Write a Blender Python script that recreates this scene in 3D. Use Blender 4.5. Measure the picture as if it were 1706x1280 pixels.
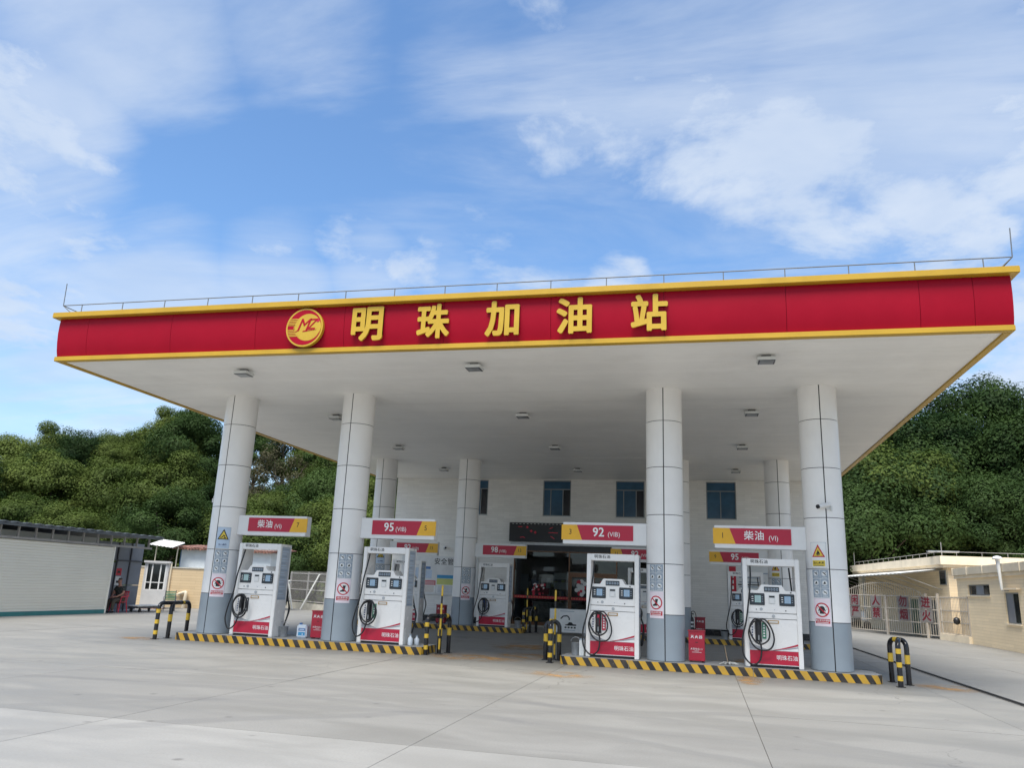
import bpy, bmesh, math, random
import numpy as np
from mathutils import Vector, Matrix

for o in list(bpy.data.objects):
    bpy.data.objects.remove(o)
S = bpy.context.scene
COL = S.collection
R = random.Random(11)
pi = math.pi

# ------------------------------------------------------------------ camera
CAM_POS = (5.2233, -20.4202, 1.7798)
YAW, PITCH, ROLL, FPX = -0.24165, 0.25362, 0.04123, 1300.73
cd = bpy.data.cameras.new('camera')
cam = bpy.data.objects.new('camera', cd)
COL.objects.link(cam)
_f = Vector((math.sin(YAW) * math.cos(PITCH), math.cos(YAW) * math.cos(PITCH), math.sin(PITCH)))
_r = Vector((math.cos(YAW), -math.sin(YAW), 0))
_u = _r.cross(_f)
_c, _s = math.cos(ROLL), math.sin(ROLL)
CR, CU = _c * _r + _s * _u, -_s * _r + _c * _u
M = Matrix((CR, CU, -_f)).transposed().to_4x4()
M.translation = CAM_POS
cam.matrix_world = M
cd.sensor_fit = 'HORIZONTAL'
cd.sensor_width = 36
cd.lens = FPX / 1706 * 36
cd.clip_start, cd.clip_end = 0.1, 3000
S.camera = cam

# ------------------------------------------------------------------ world: sky with clouds
SUN_EL, SUN_AZ = math.radians(64), math.radians(188)      # azimuth measured from +Y towards +X
W = bpy.data.worlds.new('World')
S.world = W
W.use_nodes = True
nt = W.node_tree
nt.nodes.clear()


def nd(tree, kind, **kw):
    n = tree.nodes.new(kind)
    for k, v in kw.items():
        setattr(n, k, v)
    return n


def setin(tree, sock, v):
    if hasattr(v, 'is_linked') or isinstance(v, bpy.types.NodeSocket):
        tree.links.new(v, sock)
    else:
        sock.default_value = v


def mth(tree, op, a, b=0.0, c=0.0, clamp=False):
    n = nd(tree, 'ShaderNodeMath', operation=op, use_clamp=clamp)
    setin(tree, n.inputs[0], a)
    setin(tree, n.inputs[1], b)
    if op in ('MULTIPLY_ADD', 'SMOOTH_MIN', 'SMOOTH_MAX'):
        setin(tree, n.inputs[2], c)
    return n.outputs[0]


def maprange(tree, v, a, b, c=0.0, d=1.0, smooth=True):
    n = nd(tree, 'ShaderNodeMapRange', interpolation_type='SMOOTHSTEP' if smooth else 'LINEAR')
    setin(tree, n.inputs[0], v)
    for i, x in enumerate((a, b, c, d)):
        n.inputs[i + 1].default_value = x
    return n.outputs[0]


def mixcol(tree, f, a, b, blend='MIX'):
    n = nd(tree, 'ShaderNodeMix', data_type='RGBA', blend_type=blend)
    setin(tree, n.inputs[0], f)
    for s, v in ((n.inputs[6], a), (n.inputs[7], b)):
        if isinstance(v, tuple):
            s.default_value = (*v[:3], 1)
        else:
            tree.links.new(v, s)
    return n.outputs[2]


sky = nd(nt, 'ShaderNodeTexSky', sky_type='NISHITA')
sky.sun_disc = False
sky.sun_elevation, sky.sun_rotation = SUN_EL, SUN_AZ
sky.altitude, sky.air_density, sky.dust_density, sky.ozone_density = 50, 1.0, 0.6, 2.2
tc = nd(nt, 'ShaderNodeTexCoord')
sep = nd(nt, 'ShaderNodeSeparateXYZ')
nt.links.new(tc.outputs['Generated'], sep.inputs[0])
zz = mth(nt, 'MAXIMUM', mth(nt, 'ADD', sep.outputs[2], 0.12), 0.05)
cmb = nd(nt, 'ShaderNodeCombineXYZ')
nt.links.new(mth(nt, 'DIVIDE', sep.outputs[0], zz), cmb.inputs[0])
nt.links.new(mth(nt, 'DIVIDE', sep.outputs[1], zz), cmb.inputs[1])


def noise(tree, vec, scale, detail, rough, dist=0.0, lac=2.0):
    n = nd(tree, 'ShaderNodeTexNoise')
    n.inputs['Scale'].default_value = scale
    n.inputs['Detail'].default_value = detail
    n.inputs['Roughness'].default_value = rough
    n.inputs['Distortion'].default_value = dist
    n.inputs['Lacunarity'].default_value = lac
    if vec is not None:
        tree.links.new(vec, n.inputs['Vector'])
    return n.outputs[0]


n1 = noise(nt, cmb.outputs[0], 2.1, 11, 0.62, 0.18)          # billowy cumulus field
mp = nd(nt, 'ShaderNodeMapping')
mp.inputs['Rotation'].default_value = (0, 0, 0.6)
mp.inputs['Scale'].default_value = (0.8, 2.2, 1)
mp.inputs['Location'].default_value = (3.1, 1.7, 0)
nt.links.new(cmb.outputs[0], mp.inputs[0])
n2 = noise(nt, mp.outputs[0], 1.1, 7, 0.6, 0.6)             # streaky high veil


def cdir(u, v):      # a compass direction, from the camera's standing point
    d = _f + (u - 853) / FPX * CR - (v - 640) / FPX * CU
    return d.normalized()


def banks(blobs):
    acc = None
    for u, v, rad, k in blobs:
        d = cdir(u, v)
        vm = nd(nt, 'ShaderNodeVectorMath', operation='DOT_PRODUCT')
        nt.links.new(tc.outputs['Generated'], vm.inputs[0])
        vm.inputs[1].default_value = d
        m = maprange(nt, vm.outputs['Value'], math.cos(rad / FPX * 1.0), 1.0, 0.0, k)
        acc = m if acc is None else mth(nt, 'MAXIMUM', acc, m)
    return acc


CUMULUS = [(960, 200, 150, .75), (1060, 225, 160, .8), (1180, 235, 170, .85), (1290, 270, 190, .95), (1390, 320, 190, 1.), (1480, 370, 170, 1.),
           (1560, 410, 150, .9), (1650, 225, 160, .75), (1600, 300, 140, .65), (40, 250, 190, .8), (130, 255, 100, .75), (20, 330, 120, .6),
           (60, 150, 80, .65), (130, 180, 80, .65), (60, 480, 190, .75), (230, 475, 150, .65), (420, 460, 130, .6), (590, 405, 90, .5),
           (700, 440, 90, .55), (820, 450, 110, .6), (800, 375, 70, .55), (1030, 480, 90, .75), (900, 470, 100, .6), (1690, 580, 160, .9), (0, 560, 160, .6),
           (520, 30, 150, .6), (230, 20, 200, .55), (1150, 60, 220, .6), (1350, 100, 260, .65), (860, 60, 200, .55), (1640, 60, 260, .6)]
VEIL = [(1100, 30, 420, 1.), (1450, 120, 420, 1.), (850, 20, 240, .8), (500, 0, 200, .7), (200, 0, 240, .75), (1650, 180, 320, .9), (60, 500, 240, 1.1), (260, 490, 180, 1.05), (450, 480, 150, 1.0), (620, 455, 110, .9), (740, 450, 90, .8), (60, 260, 190, 1.0), (900, 520, 420, .6),
        (0, 650, 460, .9), (1700, 640, 380, .8)]
bk = banks(CUMULUS)
# extra unseen cloud added away from the view axis, to whiten the ambient light
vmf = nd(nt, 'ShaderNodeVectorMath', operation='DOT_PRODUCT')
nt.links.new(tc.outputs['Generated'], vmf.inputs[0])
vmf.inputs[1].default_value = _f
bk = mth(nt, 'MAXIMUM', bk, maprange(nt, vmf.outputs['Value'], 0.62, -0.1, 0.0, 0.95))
vl = banks(VEIL)
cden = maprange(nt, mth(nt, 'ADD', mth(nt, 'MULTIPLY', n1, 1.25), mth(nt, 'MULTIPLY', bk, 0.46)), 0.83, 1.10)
vden = mth(nt, 'MULTIPLY', maprange(nt, mth(nt, 'ADD', n2, mth(nt, 'MULTIPLY', vl, 0.36)), 0.56, 1.0), 0.66)
haze = maprange(nt, sep.outputs[2], 0.0, 0.36, 0.55, 0.0)
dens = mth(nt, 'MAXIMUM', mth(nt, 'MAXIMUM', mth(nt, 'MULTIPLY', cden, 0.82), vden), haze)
shade = maprange(nt, noise(nt, cmb.outputs[0], 2.6, 5, 0.55, 0.2), 0.3, 0.75)
SKY_ST = 0.058
ccol = mixcol(nt, shade, (2.55, 3.0, 3.7), (3.3, 3.6, 4.0))
skyc = mixcol(nt, 1.0, sky.outputs[0], (0.70, 0.86, 0.96), 'MULTIPLY')
bg = nd(nt, 'ShaderNodeBackground')
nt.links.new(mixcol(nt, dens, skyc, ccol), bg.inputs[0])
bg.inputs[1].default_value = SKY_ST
wo = nd(nt, 'ShaderNodeOutputWorld')
nt.links.new(bg.outputs[0], wo.inputs[0])

# ------------------------------------------------------------------ sun (thin cloud in front of it: soft)
sd = bpy.data.lights.new('sun', 'SUN')
sd.energy, sd.angle, sd.color = 1.5, math.radians(34), (1.0, 0.95, 0.87)
sun = bpy.data.objects.new('sun', sd)
COL.objects.link(sun)
sun.location = (0, 30, 60)
sv = Vector((math.sin(SUN_AZ) * math.cos(SUN_EL), math.cos(SUN_AZ) * math.cos(SUN_EL), math.sin(SUN_EL)))
sun.rotation_euler = sv.to_track_quat('Z', 'Y').to_euler()

vs = S.view_settings
vs.view_transform, vs.look, vs.exposure, vs.gamma = 'Standard', 'None', 2.08, 1.0
vs.use_curve_mapping = False
S.display_settings.display_device = 'sRGB'
S.cycles.max_bounces = 12
S.cycles.diffuse_bounces = 8
S.cycles.transparent_max_bounces = 12
S.cycles.use_denoising = True
S.cycles.sample_clamp_indirect = 6


# ------------------------------------------------------------------ materials
def mat(name, col, rough=0.6, metal=0.0, var=0.06, scale=3.0, bump=0.0, bscale=40.0, spec=0.5, world=False, rnd=0.0, dirt=None):
    m = bpy.data.materials.new(name)
    m.use_nodes = True
    t = m.node_tree
    b = t.nodes['Principled BSDF']
    g = nd(t, 'ShaderNodeNewGeometry').outputs['Position'] if world else nd(t, 'ShaderNodeTexCoord').outputs['Object']
    nz = noise(t, g, scale, 5, 0.6)
    hi = tuple(min(1, c * (1 + var)) for c in col)
    lo = tuple(c * (1 - var) for c in col)
    c = mixcol(t, maprange(t, nz, 0.3, 0.7), lo, hi)
    if dirt:        # (colour, amount, noise scale): blotches of grime
        dn = maprange(t, noise(t, g, dirt[2], 6, 0.7), 0.55, 0.75, 0, dirt[1])
        c = mixcol(t, dn, c, dirt[0])
    if rnd:
        oi = nd(t, 'ShaderNodeObjectInfo')
        k = maprange(t, oi.outputs['Random'], 0, 1, 1 - rnd, 1 + rnd, False)
        cx = nd(t, 'ShaderNodeCombineColor')
        for i in range(3):
            t.links.new(k, cx.inputs[i])
        c = mixcol(t, 1.0, c, cx.outputs[0], 'MULTIPLY')
    t.links.new(c, b.inputs['Base Color'])
    t.links.new(maprange(t, nz, 0.2, 0.8, max(0.02, rough - 0.06), min(1, rough + 0.06)), b.inputs['Roughness'])
    b.inputs['Metallic'].default_value = metal
    b.inputs['Specular IOR Level'].default_value = spec
    if bump:
        bp = nd(t, 'ShaderNodeBump')
        bp.inputs['Strength'].default_value = bump
        bp.inputs['Distance'].default_value = 0.01
        t.links.new(noise(t, g, bscale, 4, 0.6), bp.inputs['Height'])
        t.links.new(bp.outputs[0], b.inputs['Normal'])
    return m


def emis(name, col, st):
    m = mat(name, col, 0.4)
    b = m.node_tree.nodes['Principled BSDF']
    b.inputs['Emission Color'].default_value = (*col, 1)
    b.inputs['Emission Strength'].default_value = st
    return m


def glass(name, tint, ior=1.5, dark=0.0):
    m = bpy.data.materials.new(name)
    m.use_nodes = True
    t = m.node_tree
    t.nodes.clear()
    tr = nd(t, 'ShaderNodeBsdfTransparent')
    tr.inputs[0].default_value = (*tint, 1)
    gl = nd(t, 'ShaderNodeBsdfGlossy')
    gl.inputs['Roughness'].default_value = 0.03
    fr = nd(t, 'ShaderNodeFresnel')
    fr.inputs[0].default_value = ior
    nz = noise(t, nd(t, 'ShaderNodeTexCoord').outputs['Object'], 1.3, 2, 0.5)
    bp = nd(t, 'ShaderNodeBump')
    bp.inputs['Strength'].default_value = 0.03
    t.links.new(nz, bp.inputs['Height'])
    t.links.new(bp.outputs[0], gl.inputs['Normal'])
    mx = nd(t, 'ShaderNodeMixShader')
    t.links.new(fr.outputs[0], mx.inputs[0])
    t.links.new(tr.outputs[0], mx.inputs[1])
    t.links.new(gl.outputs[0], mx.inputs[2])
    o = nd(t, 'ShaderNodeOutputMaterial')
    t.links.new(mx.outputs[0], o.inputs[0])
    return m


def concrete(name, col, streak, rnd):
    m = bpy.data.materials.new(name)
    m.use_nodes = True
    t = m.node_tree
    b = t.nodes['Principled BSDF']
    g = nd(t, 'ShaderNodeNewGeometry').outputs['Position']
    mp = nd(t, 'ShaderNodeMapping')
    mp.inputs['Scale'].default_value = (0.28, 0.75, 1)
    mp.inputs['Rotation'].default_value = (0, 0, 0.06)
    t.links.new(g, mp.inputs[0])
    st = noise(t, mp.outputs[0], 1.6, 8, 0.62, 0.5)
    mp2 = nd(t, 'ShaderNodeMapping')
    mp2.inputs['Scale'].default_value = (0.22, 4.2, 1)
    mp2.inputs['Rotation'].default_value = (0, 0, -0.1)
    t.links.new(g, mp2.inputs[0])
    st2 = noise(t, mp2.outputs[0], 1.2, 6, 0.6, 0.9)
    bl = noise(t, g, 0.35, 5, 0.6)
    gr = noise(t, g, 38, 3, 0.6)
    c = mixcol(t, maprange(t, st, 0.34, 0.68, 0, 1), tuple(x * (1 - streak) for x in col), tuple(x * (1 + streak * .7) for x in col))
    c = mixcol(t, maprange(t, st2, 0.60, 0.74, 0, 0.24), c, (0.15, 0.15, 0.15))
    c = mixcol(t, maprange(t, bl, 0.38, 0.66, 0, 0.22), c, tuple(x * y for x, y in zip(col, (0.8, 0.79, 0.75))))
    c = mixcol(t, maprange(t, gr, 0.35, 0.7, 0, 0.34), c, tuple(x * 0.72 for x in col))
    sp = maprange(t, noise(t, g, 2.3, 7, 0.75), 0.66, 0.74, 0, 0.45)
    c = mixcol(t, sp, c, (0.13, 0.125, 0.12))
    vo = nd(t, 'ShaderNodeTexVoronoi', feature='F1')
    vo.inputs['Scale'].default_value = 1.1
    t.links.new(g, vo.inputs['Vector'])
    dd0 = mth(t, 'ADD', vo.outputs['Distance'], mth(t, 'MULTIPLY', gr, 0.05))
    c = mixcol(t, maprange(t, dd0, 0.05, 0.11, 0.55, 0), c, (0.10, 0.095, 0.088))      # oil drips
    ve = nd(t, 'ShaderNodeTexVoronoi', feature='DISTANCE_TO_EDGE')
    ve.inputs['Scale'].default_value = 0.16
    wv = nd(t, 'ShaderNodeVectorMath', operation='ADD')
    t.links.new(g, wv.inputs[0])
    cw = nd(t, 'ShaderNodeCombineXYZ')
    t.links.new(mth(t, 'MULTIPLY', bl, 2.6), cw.inputs[0])
    t.links.new(mth(t, 'MULTIPLY', noise(t, g, 1.4, 5, 0.7), 0.9), cw.inputs[1])
    t.links.new(cw.outputs[0], wv.inputs[1])
    t.links.new(wv.outputs[0], ve.inputs['Vector'])
    crk = mth(t, 'MULTIPLY', maprange(t, ve.outputs['Distance'], 0.0006, 0.0022, 0.6, 0), maprange(t, noise(t, g, 0.13, 3, 0.5), 0.5, 0.62))
    c = mixcol(t, crk, c, (0.09, 0.085, 0.08))      # hairline cracks
    # tyre tracks: rings swept round by turning lorries
    for cx, cy, rr, wd, am in ((-3, -26, 17.6, .16, .34), (-3, -26, 19.5, .18, .34), (12, -24, 18.2, .2, .34), (12, -24, 20.1, .18, .28), (-16, 4, 13.5, .2, .3), (-16, 4, 15.4, .2, .3), (2, -30, 20.8, .2, .3), (2, -30, 22.6, .2, .26), (-6, 9, 16.5, .22, .25)):
        vm = nd(t, 'ShaderNodeVectorMath', operation='DISTANCE')
        t.links.new(g, vm.inputs[0])
        vm.inputs[1].default_value = (cx, cy, 0)
        wob = mth(t, 'MULTIPLY_ADD', bl, 1.0, vm.outputs['Value'])
        dd = mth(t, 'ABSOLUTE', mth(t, 'SUBTRACT', wob, rr + 0.5))
        k = mth(t, 'MULTIPLY', maprange(t, dd, wd * 0.5, wd * 1.3, am, 0), maprange(t, st, 0.38, 0.62))
        c = mixcol(t, k, c, (0.13, 0.13, 0.13))
    if rnd:
        oi = nd(t, 'ShaderNodeObjectInfo')
        k = maprange(t, oi.outputs['Random'], 0, 1, 1 - rnd, 1 + rnd, False)
        cx = nd(t, 'ShaderNodeCombineColor')
        for i in range(3):
            t.links.new(k, cx.inputs[i])
        c = mixcol(t, 1.0, c, cx.outputs[0], 'MULTIPLY')
    t.links.new(c, b.inputs['Base Color'])
    t.links.new(maprange(t, st, 0.3, 0.7, 0.5, 0.72), b.inputs['Roughness'])
    b.inputs['Specular IOR Level'].default_value = 0.35
    bp = nd(t, 'ShaderNodeBump')
    bp.inputs['Strength'].default_value = 0.25
    bp.inputs['Distance'].default_value = 0.004
    t.links.new(gr, bp.inputs['Height'])
    t.links.new(bp.outputs[0], b.inputs['Normal'])
    return m


def banded(name, ca, cb, axis, period, duty, rough=0.5, slope=0.0, phase=0.0, uv=False):
    """two flat paint colours in stripes along one axis of the thing (hazard tape, sleeves)"""
    m = bpy.data.materials.new(name)
    m.use_nodes = True
    t = m.node_tree
    b = t.nodes['Principled BSDF']
    tcn = nd(t, 'ShaderNodeTexCoord')
    sp = nd(t, 'ShaderNodeSeparateXYZ')
    t.links.new(tcn.outputs['UV' if uv else 'Object'], sp.inputs[0])
    v = sp.outputs[axis]
    if slope:
        v = mth(t, 'MULTIPLY_ADD', sp.outputs[1 if uv else 2], slope, v)
    fr = mth(t, 'FRACT', mth(t, 'ADD', mth(t, 'DIVIDE', v, period), phase))
    k = mth(t, 'GREATER_THAN', fr, duty)
    nz = noise(t, tcn.outputs['Object'], 9, 6, 0.7)
    wear = maprange(t, nz, 0.62, 0.7, 0, 0.7)
    c = mixcol(t, k, ca, cb)
    c = mixcol(t, maprange(t, noise(t, tcn.outputs['Object'], 2.0, 5, 0.6), 0.35, 0.75, 0, 0.35), c, (0.16, 0.13, 0.1))
    c = mixcol(t, wear, c, (0.17, 0.15, 0.13))
    t.links.new(c, b.inputs['Base Color'])
    b.inputs['Roughness'].default_value = rough
    return m


def tiled(name, col, var, px, pz, joint, jcol, rough=0.55, axis=0, off=0.5, world=True, jx=None, bumpd=0.004):
    """courses of tiles or boards on a wall: joints by position, each course its own tone"""
    m = bpy.data.materials.new(name)
    m.use_nodes = True
    t = m.node_tree
    b = t.nodes['Principled BSDF']
    g = nd(t, 'ShaderNodeNewGeometry').outputs['Position']
    sp = nd(t, 'ShaderNodeSeparateXYZ')
    t.links.new(g, sp.inputs[0])
    row = mth(t, 'DIVIDE', sp.outputs[2], pz)
    ri = mth(t, 'FLOOR', row)
    u = mth(t, 'ADD', mth(t, 'DIVIDE', sp.outputs[axis], px), mth(t, 'MULTIPLY', ri, off))
    ui = mth(t, 'FLOOR', u)
    jz = mth(t, 'LESS_THAN', mth(t, 'FRACT', row), joint / pz)
    jj = mth(t, 'MAXIMUM', jz, mth(t, 'LESS_THAN', mth(t, 'FRACT', u), (joint if jx is None else jx) / px))
    wn = nd(t, 'ShaderNodeTexWhiteNoise', noise_dimensions='2D')
    cb = nd(t, 'ShaderNodeCombineXYZ')
    t.links.new(ri, cb.inputs[0])
    t.links.new(ui, cb.inputs[1])
    t.links.new(cb.outputs[0], wn.inputs[0])
    c = mixcol(t, wn.outputs[0], tuple(x * (1 - var) for x in col), tuple(min(1, x * (1 + var)) for x in col))
    c = mixcol(t, maprange(t, noise(t, g, 0.9, 6, 0.65), 0.35, 0.75, 0, 0.3), c, tuple(x * 0.78 for x in col))
    c = mixcol(t, jj, c, jcol)
    t.links.new(c, b.inputs['Base Color'])
    b.inputs['Roughness'].default_value = rough
    bp = nd(t, 'ShaderNodeBump', invert=True)
    bp.inputs['Strength'].default_value = 0.6
    bp.inputs['Distance'].default_value = bumpd
    t.links.new(jj, bp.inputs['Height'])
    t.links.new(bp.outputs[0], b.inputs['Normal'])
    return m


YEL, BLK = (0.62, 0.36, 0.03), (0.016, 0.016, 0.018)
X = dict(
    slab=concrete('concrete', (0.243, 0.237, 0.219), 0.11, 0.05),
    newslab=concrete('pale concrete', (0.305, 0.298, 0.278), 0.10, 0.03),
    jointfill=mat('dusty joint filler', (0.09, 0.085, 0.078), 0.9, var=0.3, scale=1.0, world=True),
    soil=mat('packed earth', (0.12, 0.11, 0.085), 0.95, var=0.3, scale=0.4, world=True, bump=0.4, bscale=4),
    hill=mat('forest floor', (0.035, 0.04, 0.02), 0.95, var=0.5, scale=0.6, world=True, bump=0.5, bscale=3),
    panel=mat('white aluminium panel', (0.86, 0.84, 0.81), 0.35, var=0.025, scale=1.5, rnd=0.02, dirt=((0.55, 0.54, 0.5), 0.12, 2.0)),
    grey=mat('grey aluminium panel', (0.31, 0.355, 0.39), 0.38, var=0.04, scale=1.5, rnd=0.02),
    seam=mat('dark sealant', (0.03, 0.03, 0.032), 0.8),
    soffit=mat('white soffit', (0.88, 0.865, 0.83), 0.45, var=0.03, scale=0.8, world=True, rnd=0.02, dirt=((0.62, 0.60, 0.56), 0.2, 0.5)),
    red=mat('red cladding', (0.33, 0.0026, 0.018), 0.45, var=0.06, scale=0.7, rnd=0.03, spec=0.15),
    gold=mat('gold trim', (0.47, 0.285, 0.016), 0.42, var=0.07, scale=1.2),
    goldl=mat('gold letter face', (0.50, 0.32, 0.022), 0.4, var=0.06, scale=2),
    cap=mat('grey roof sheet', (0.35, 0.36, 0.36), 0.6),
    steel=mat('galvanised steel', (0.42, 0.43, 0.44), 0.4, 0.7, var=0.12, scale=6),
    dsteel=mat('dark painted steel', (0.07, 0.075, 0.085), 0.5, var=0.15),
    white=mat('white paint', (0.76, 0.755, 0.74), 0.32, var=0.02, scale=2, dirt=((0.5, 0.49, 0.45), 0.15, 3.0)),
    offw=mat('off white paint', (0.68, 0.69, 0.67), 0.4, var=0.04),
    black=mat('black plastic', (0.018, 0.018, 0.02), 0.4, var=0.1),
    rubber=mat('black rubber', (0.014, 0.014, 0.016), 0.45, var=0.15),
    bezel=mat('slate bezel', (0.028, 0.036, 0.046), 0.3),
    lcd=emis('lcd glass', (0.20, 0.31, 0.43), 0.09),
    lcd2=emis('green lcd glass', (0.24, 0.37, 0.36), 0.09),
    pump=mat('dispenser white', (0.84, 0.82, 0.79), 0.28, var=0.02, scale=2, dirt=((0.45, 0.43, 0.4), 0.16, 4.0)),
    pred=mat('dispenser red', (0.48, 0.009, 0.04), 0.35, var=0.05),
    sred=mat('sign red', (0.46, 0.008, 0.038), 0.35, var=0.04),
    syel=mat('sign amber', (0.78, 0.42, 0.02), 0.38, var=0.05),
    pgrey=mat('swoosh grey', (0.36, 0.37, 0.40), 0.4),
    print_w=mat('white print', (0.82, 0.82, 0.80), 0.5),
    print_k=mat('black print', (0.02, 0.02, 0.022), 0.6),
    print_b=mat('blue print', (0.06, 0.17, 0.40), 0.5),
    print_n=mat('navy print', (0.03, 0.05, 0.16), 0.5),
    print_r=mat('red print', (0.52, 0.02, 0.04), 0.5),
    print_pk=mat('poster white', (0.80, 0.70, 0.74), 0.5),
    booth=mat('weathered booth panel', (0.56, 0.56, 0.56), 0.5, var=0.06, scale=2, dirt=((0.36, 0.35, 0.33), 0.3, 2.0)),
    railgrey=mat('dull grey rail', (0.13, 0.14, 0.15), 0.55, var=0.1),
    note_a=mat('pale notice', (0.44, 0.49, 0.55), 0.5),
    note_b=mat('notice blue', (0.24, 0.34, 0.47), 0.5),
    print_dr=mat('dark red paint', (0.15, 0.004, 0.014), 0.55),
    print_y=mat('yellow print', (0.76, 0.56, 0.06), 0.5),
    print_g=mat('green print', (0.03, 0.20, 0.11), 0.5),
    print_s=mat('slate print', (0.30, 0.36, 0.42), 0.5),
    print_lb=mat('pale blue print', (0.50, 0.60, 0.72), 0.5),
    print_o=mat('bronze print', (0.42, 0.25, 0.09), 0.45),
    pale=mat('pale print', (0.70, 0.70, 0.68), 0.5),
    lime=mat('lime print', (0.58, 0.62, 0.20), 0.5),
    cyan=mat('cyan print', (0.05, 0.30, 0.55), 0.5),
    boxred=mat('red box paint', (0.42, 0.012, 0.035), 0.35, var=0.07, scale=4),
    dboxred=mat('dark red box paint', (0.30, 0.012, 0.025), 0.4, var=0.1, scale=4),
    chred=mat('red plastic', (0.60, 0.03, 0.06), 0.35),
    islandtop=mat('island screed', (0.30, 0.305, 0.30), 0.7, var=0.12, scale=2.5, world=True, bump=0.2),
    hazard=banded('hazard stripes', (0.62, 0.36, 0.03), (0.02, 0.018, 0.018), 0, 0.30, 0.52, 0.45, slope=0.62, uv=True),
    yel=mat('yellow sleeve', (0.66, 0.43, 0.04), 0.4, var=0.1, scale=12),
    gblack=mat('gloss black tube', (0.013, 0.013, 0.016), 0.22, var=0.1),
    facade=tiled('pale wall tile', (0.84, 0.82, 0.77), 0.05, 0.6, 0.10, 0.008, (0.70, 0.68, 0.64), bumpd=0.002),
    plinth=mat('black granite', (0.02, 0.02, 0.022), 0.25, var=0.3, scale=8),
    bronze=mat('bronze frame', (0.17, 0.085, 0.045), 0.35, 0.4),
    wframe=mat('grey window frame', (0.24, 0.26, 0.27), 0.4, 0.2),
    wglass=mat('blue window glass', (0.035, 0.11, 0.19), 0.06, var=0.2, scale=1.2),
    bglass=mat('dark window glass', (0.015, 0.018, 0.025), 0.06),
    shopglass=glass('shop glass', (0.62, 0.66, 0.66)),
    kglass=glass('booth glass', (0.55, 0.6, 0.6)),
    dark=mat('dark interior', (0.16, 0.13, 0.12), 0.8, var=0.2),
    goods=mat('shelf goods', (0.55, 0.50, 0.46), 0.6, var=0.5, scale=5, rnd=0.4),
    ledk=mat('led board face', (0.008, 0.008, 0.011), 0.35),
    ledr=emis('lit red diode', (0.30, 0.015, 0.03), 0.07),
    siding=mat('cream metal siding', (0.86, 0.84, 0.75), 0.45, var=0.02, scale=0.6, dirt=((0.6, 0.58, 0.5), 0.2, 0.5)),
    teal=mat('teal base strip', (0.05, 0.24, 0.24), 0.5),
    roofsheet=mat('grey roofing', (0.13, 0.145, 0.155), 0.5, var=0.15),
    shedpanel=mat('blue grey steel panel', (0.21, 0.23, 0.265), 0.5, var=0.1, scale=1.5, rnd=0.05),
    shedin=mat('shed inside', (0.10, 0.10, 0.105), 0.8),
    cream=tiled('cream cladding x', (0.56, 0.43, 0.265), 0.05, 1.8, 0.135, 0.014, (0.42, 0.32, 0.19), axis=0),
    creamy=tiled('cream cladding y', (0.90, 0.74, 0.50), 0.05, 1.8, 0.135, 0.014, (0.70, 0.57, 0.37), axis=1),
    creamp=mat('cream render', (0.84, 0.72, 0.53), 0.7, var=0.08, scale=1.5, dirt=((0.42, 0.36, 0.27), 0.35, 0.8)),
    creampipe=mat('cream pipe', (0.66, 0.58, 0.44), 0.5, var=0.06),
    wallblue=mat('pale blue render', (0.74, 0.80, 0.83), 0.7, var=0.05),
    bluepanel=mat('blue sheet', (0.13, 0.22, 0.36), 0.5),
    rooftile=mat('brown roof tile', (0.20, 0.10, 0.075), 0.75, var=0.4, scale=6, rnd=0.3),
    awning=mat('white corrugated sheet', (0.80, 0.79, 0.74), 0.4, var=0.06),
    wallst=mat('pale stone', (0.42, 0.40, 0.34), 0.75, var=0.12, scale=3),
    bars=mat('beige painted bar', (0.48, 0.43, 0.36), 0.5, var=0.12),
    barsg=mat('grey painted bar', (0.36, 0.35, 0.335), 0.5, var=0.12),
    plate=mat('grey sign plate', (0.21, 0.195, 0.185), 0.5, var=0.05),
    doorg=mat('green door', (0.10, 0.17, 0.11), 0.5, var=0.15),
    doorgrey=mat('grey door', (0.20, 0.21, 0.20), 0.5, var=0.1),
    skin=mat('skin', (0.42, 0.21, 0.15), 0.55),
    shirt=mat('dark patterned shirt', (0.05, 0.052, 0.045), 0.85, var=0.7, scale=14),
    trouser=mat('brown trousers', (0.10, 0.08, 0.06), 0.85, var=0.2),
    shoe=mat('dark shoe', (0.02, 0.02, 0.02), 0.5),
    hair=mat('grey hair', (0.10, 0.09, 0.085), 0.8),
    bark=mat('tree bark', (0.085, 0.07, 0.055), 0.9, var=0.3, scale=4, bump=0.5, bscale=12),
    rag=mat('grubby cloth', (0.45, 0.45, 0.42), 0.9, var=0.3, scale=10),
    wood=mat('worn wood', (0.30, 0.22, 0.14), 0.7, var=0.2),
    zinc=mat('zinc bucket', (0.42, 0.44, 0.46), 0.35, 0.6, var=0.15, scale=8),
    jug=mat('milky plastic', (0.68, 0.74, 0.80), 0.3),
)


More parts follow.
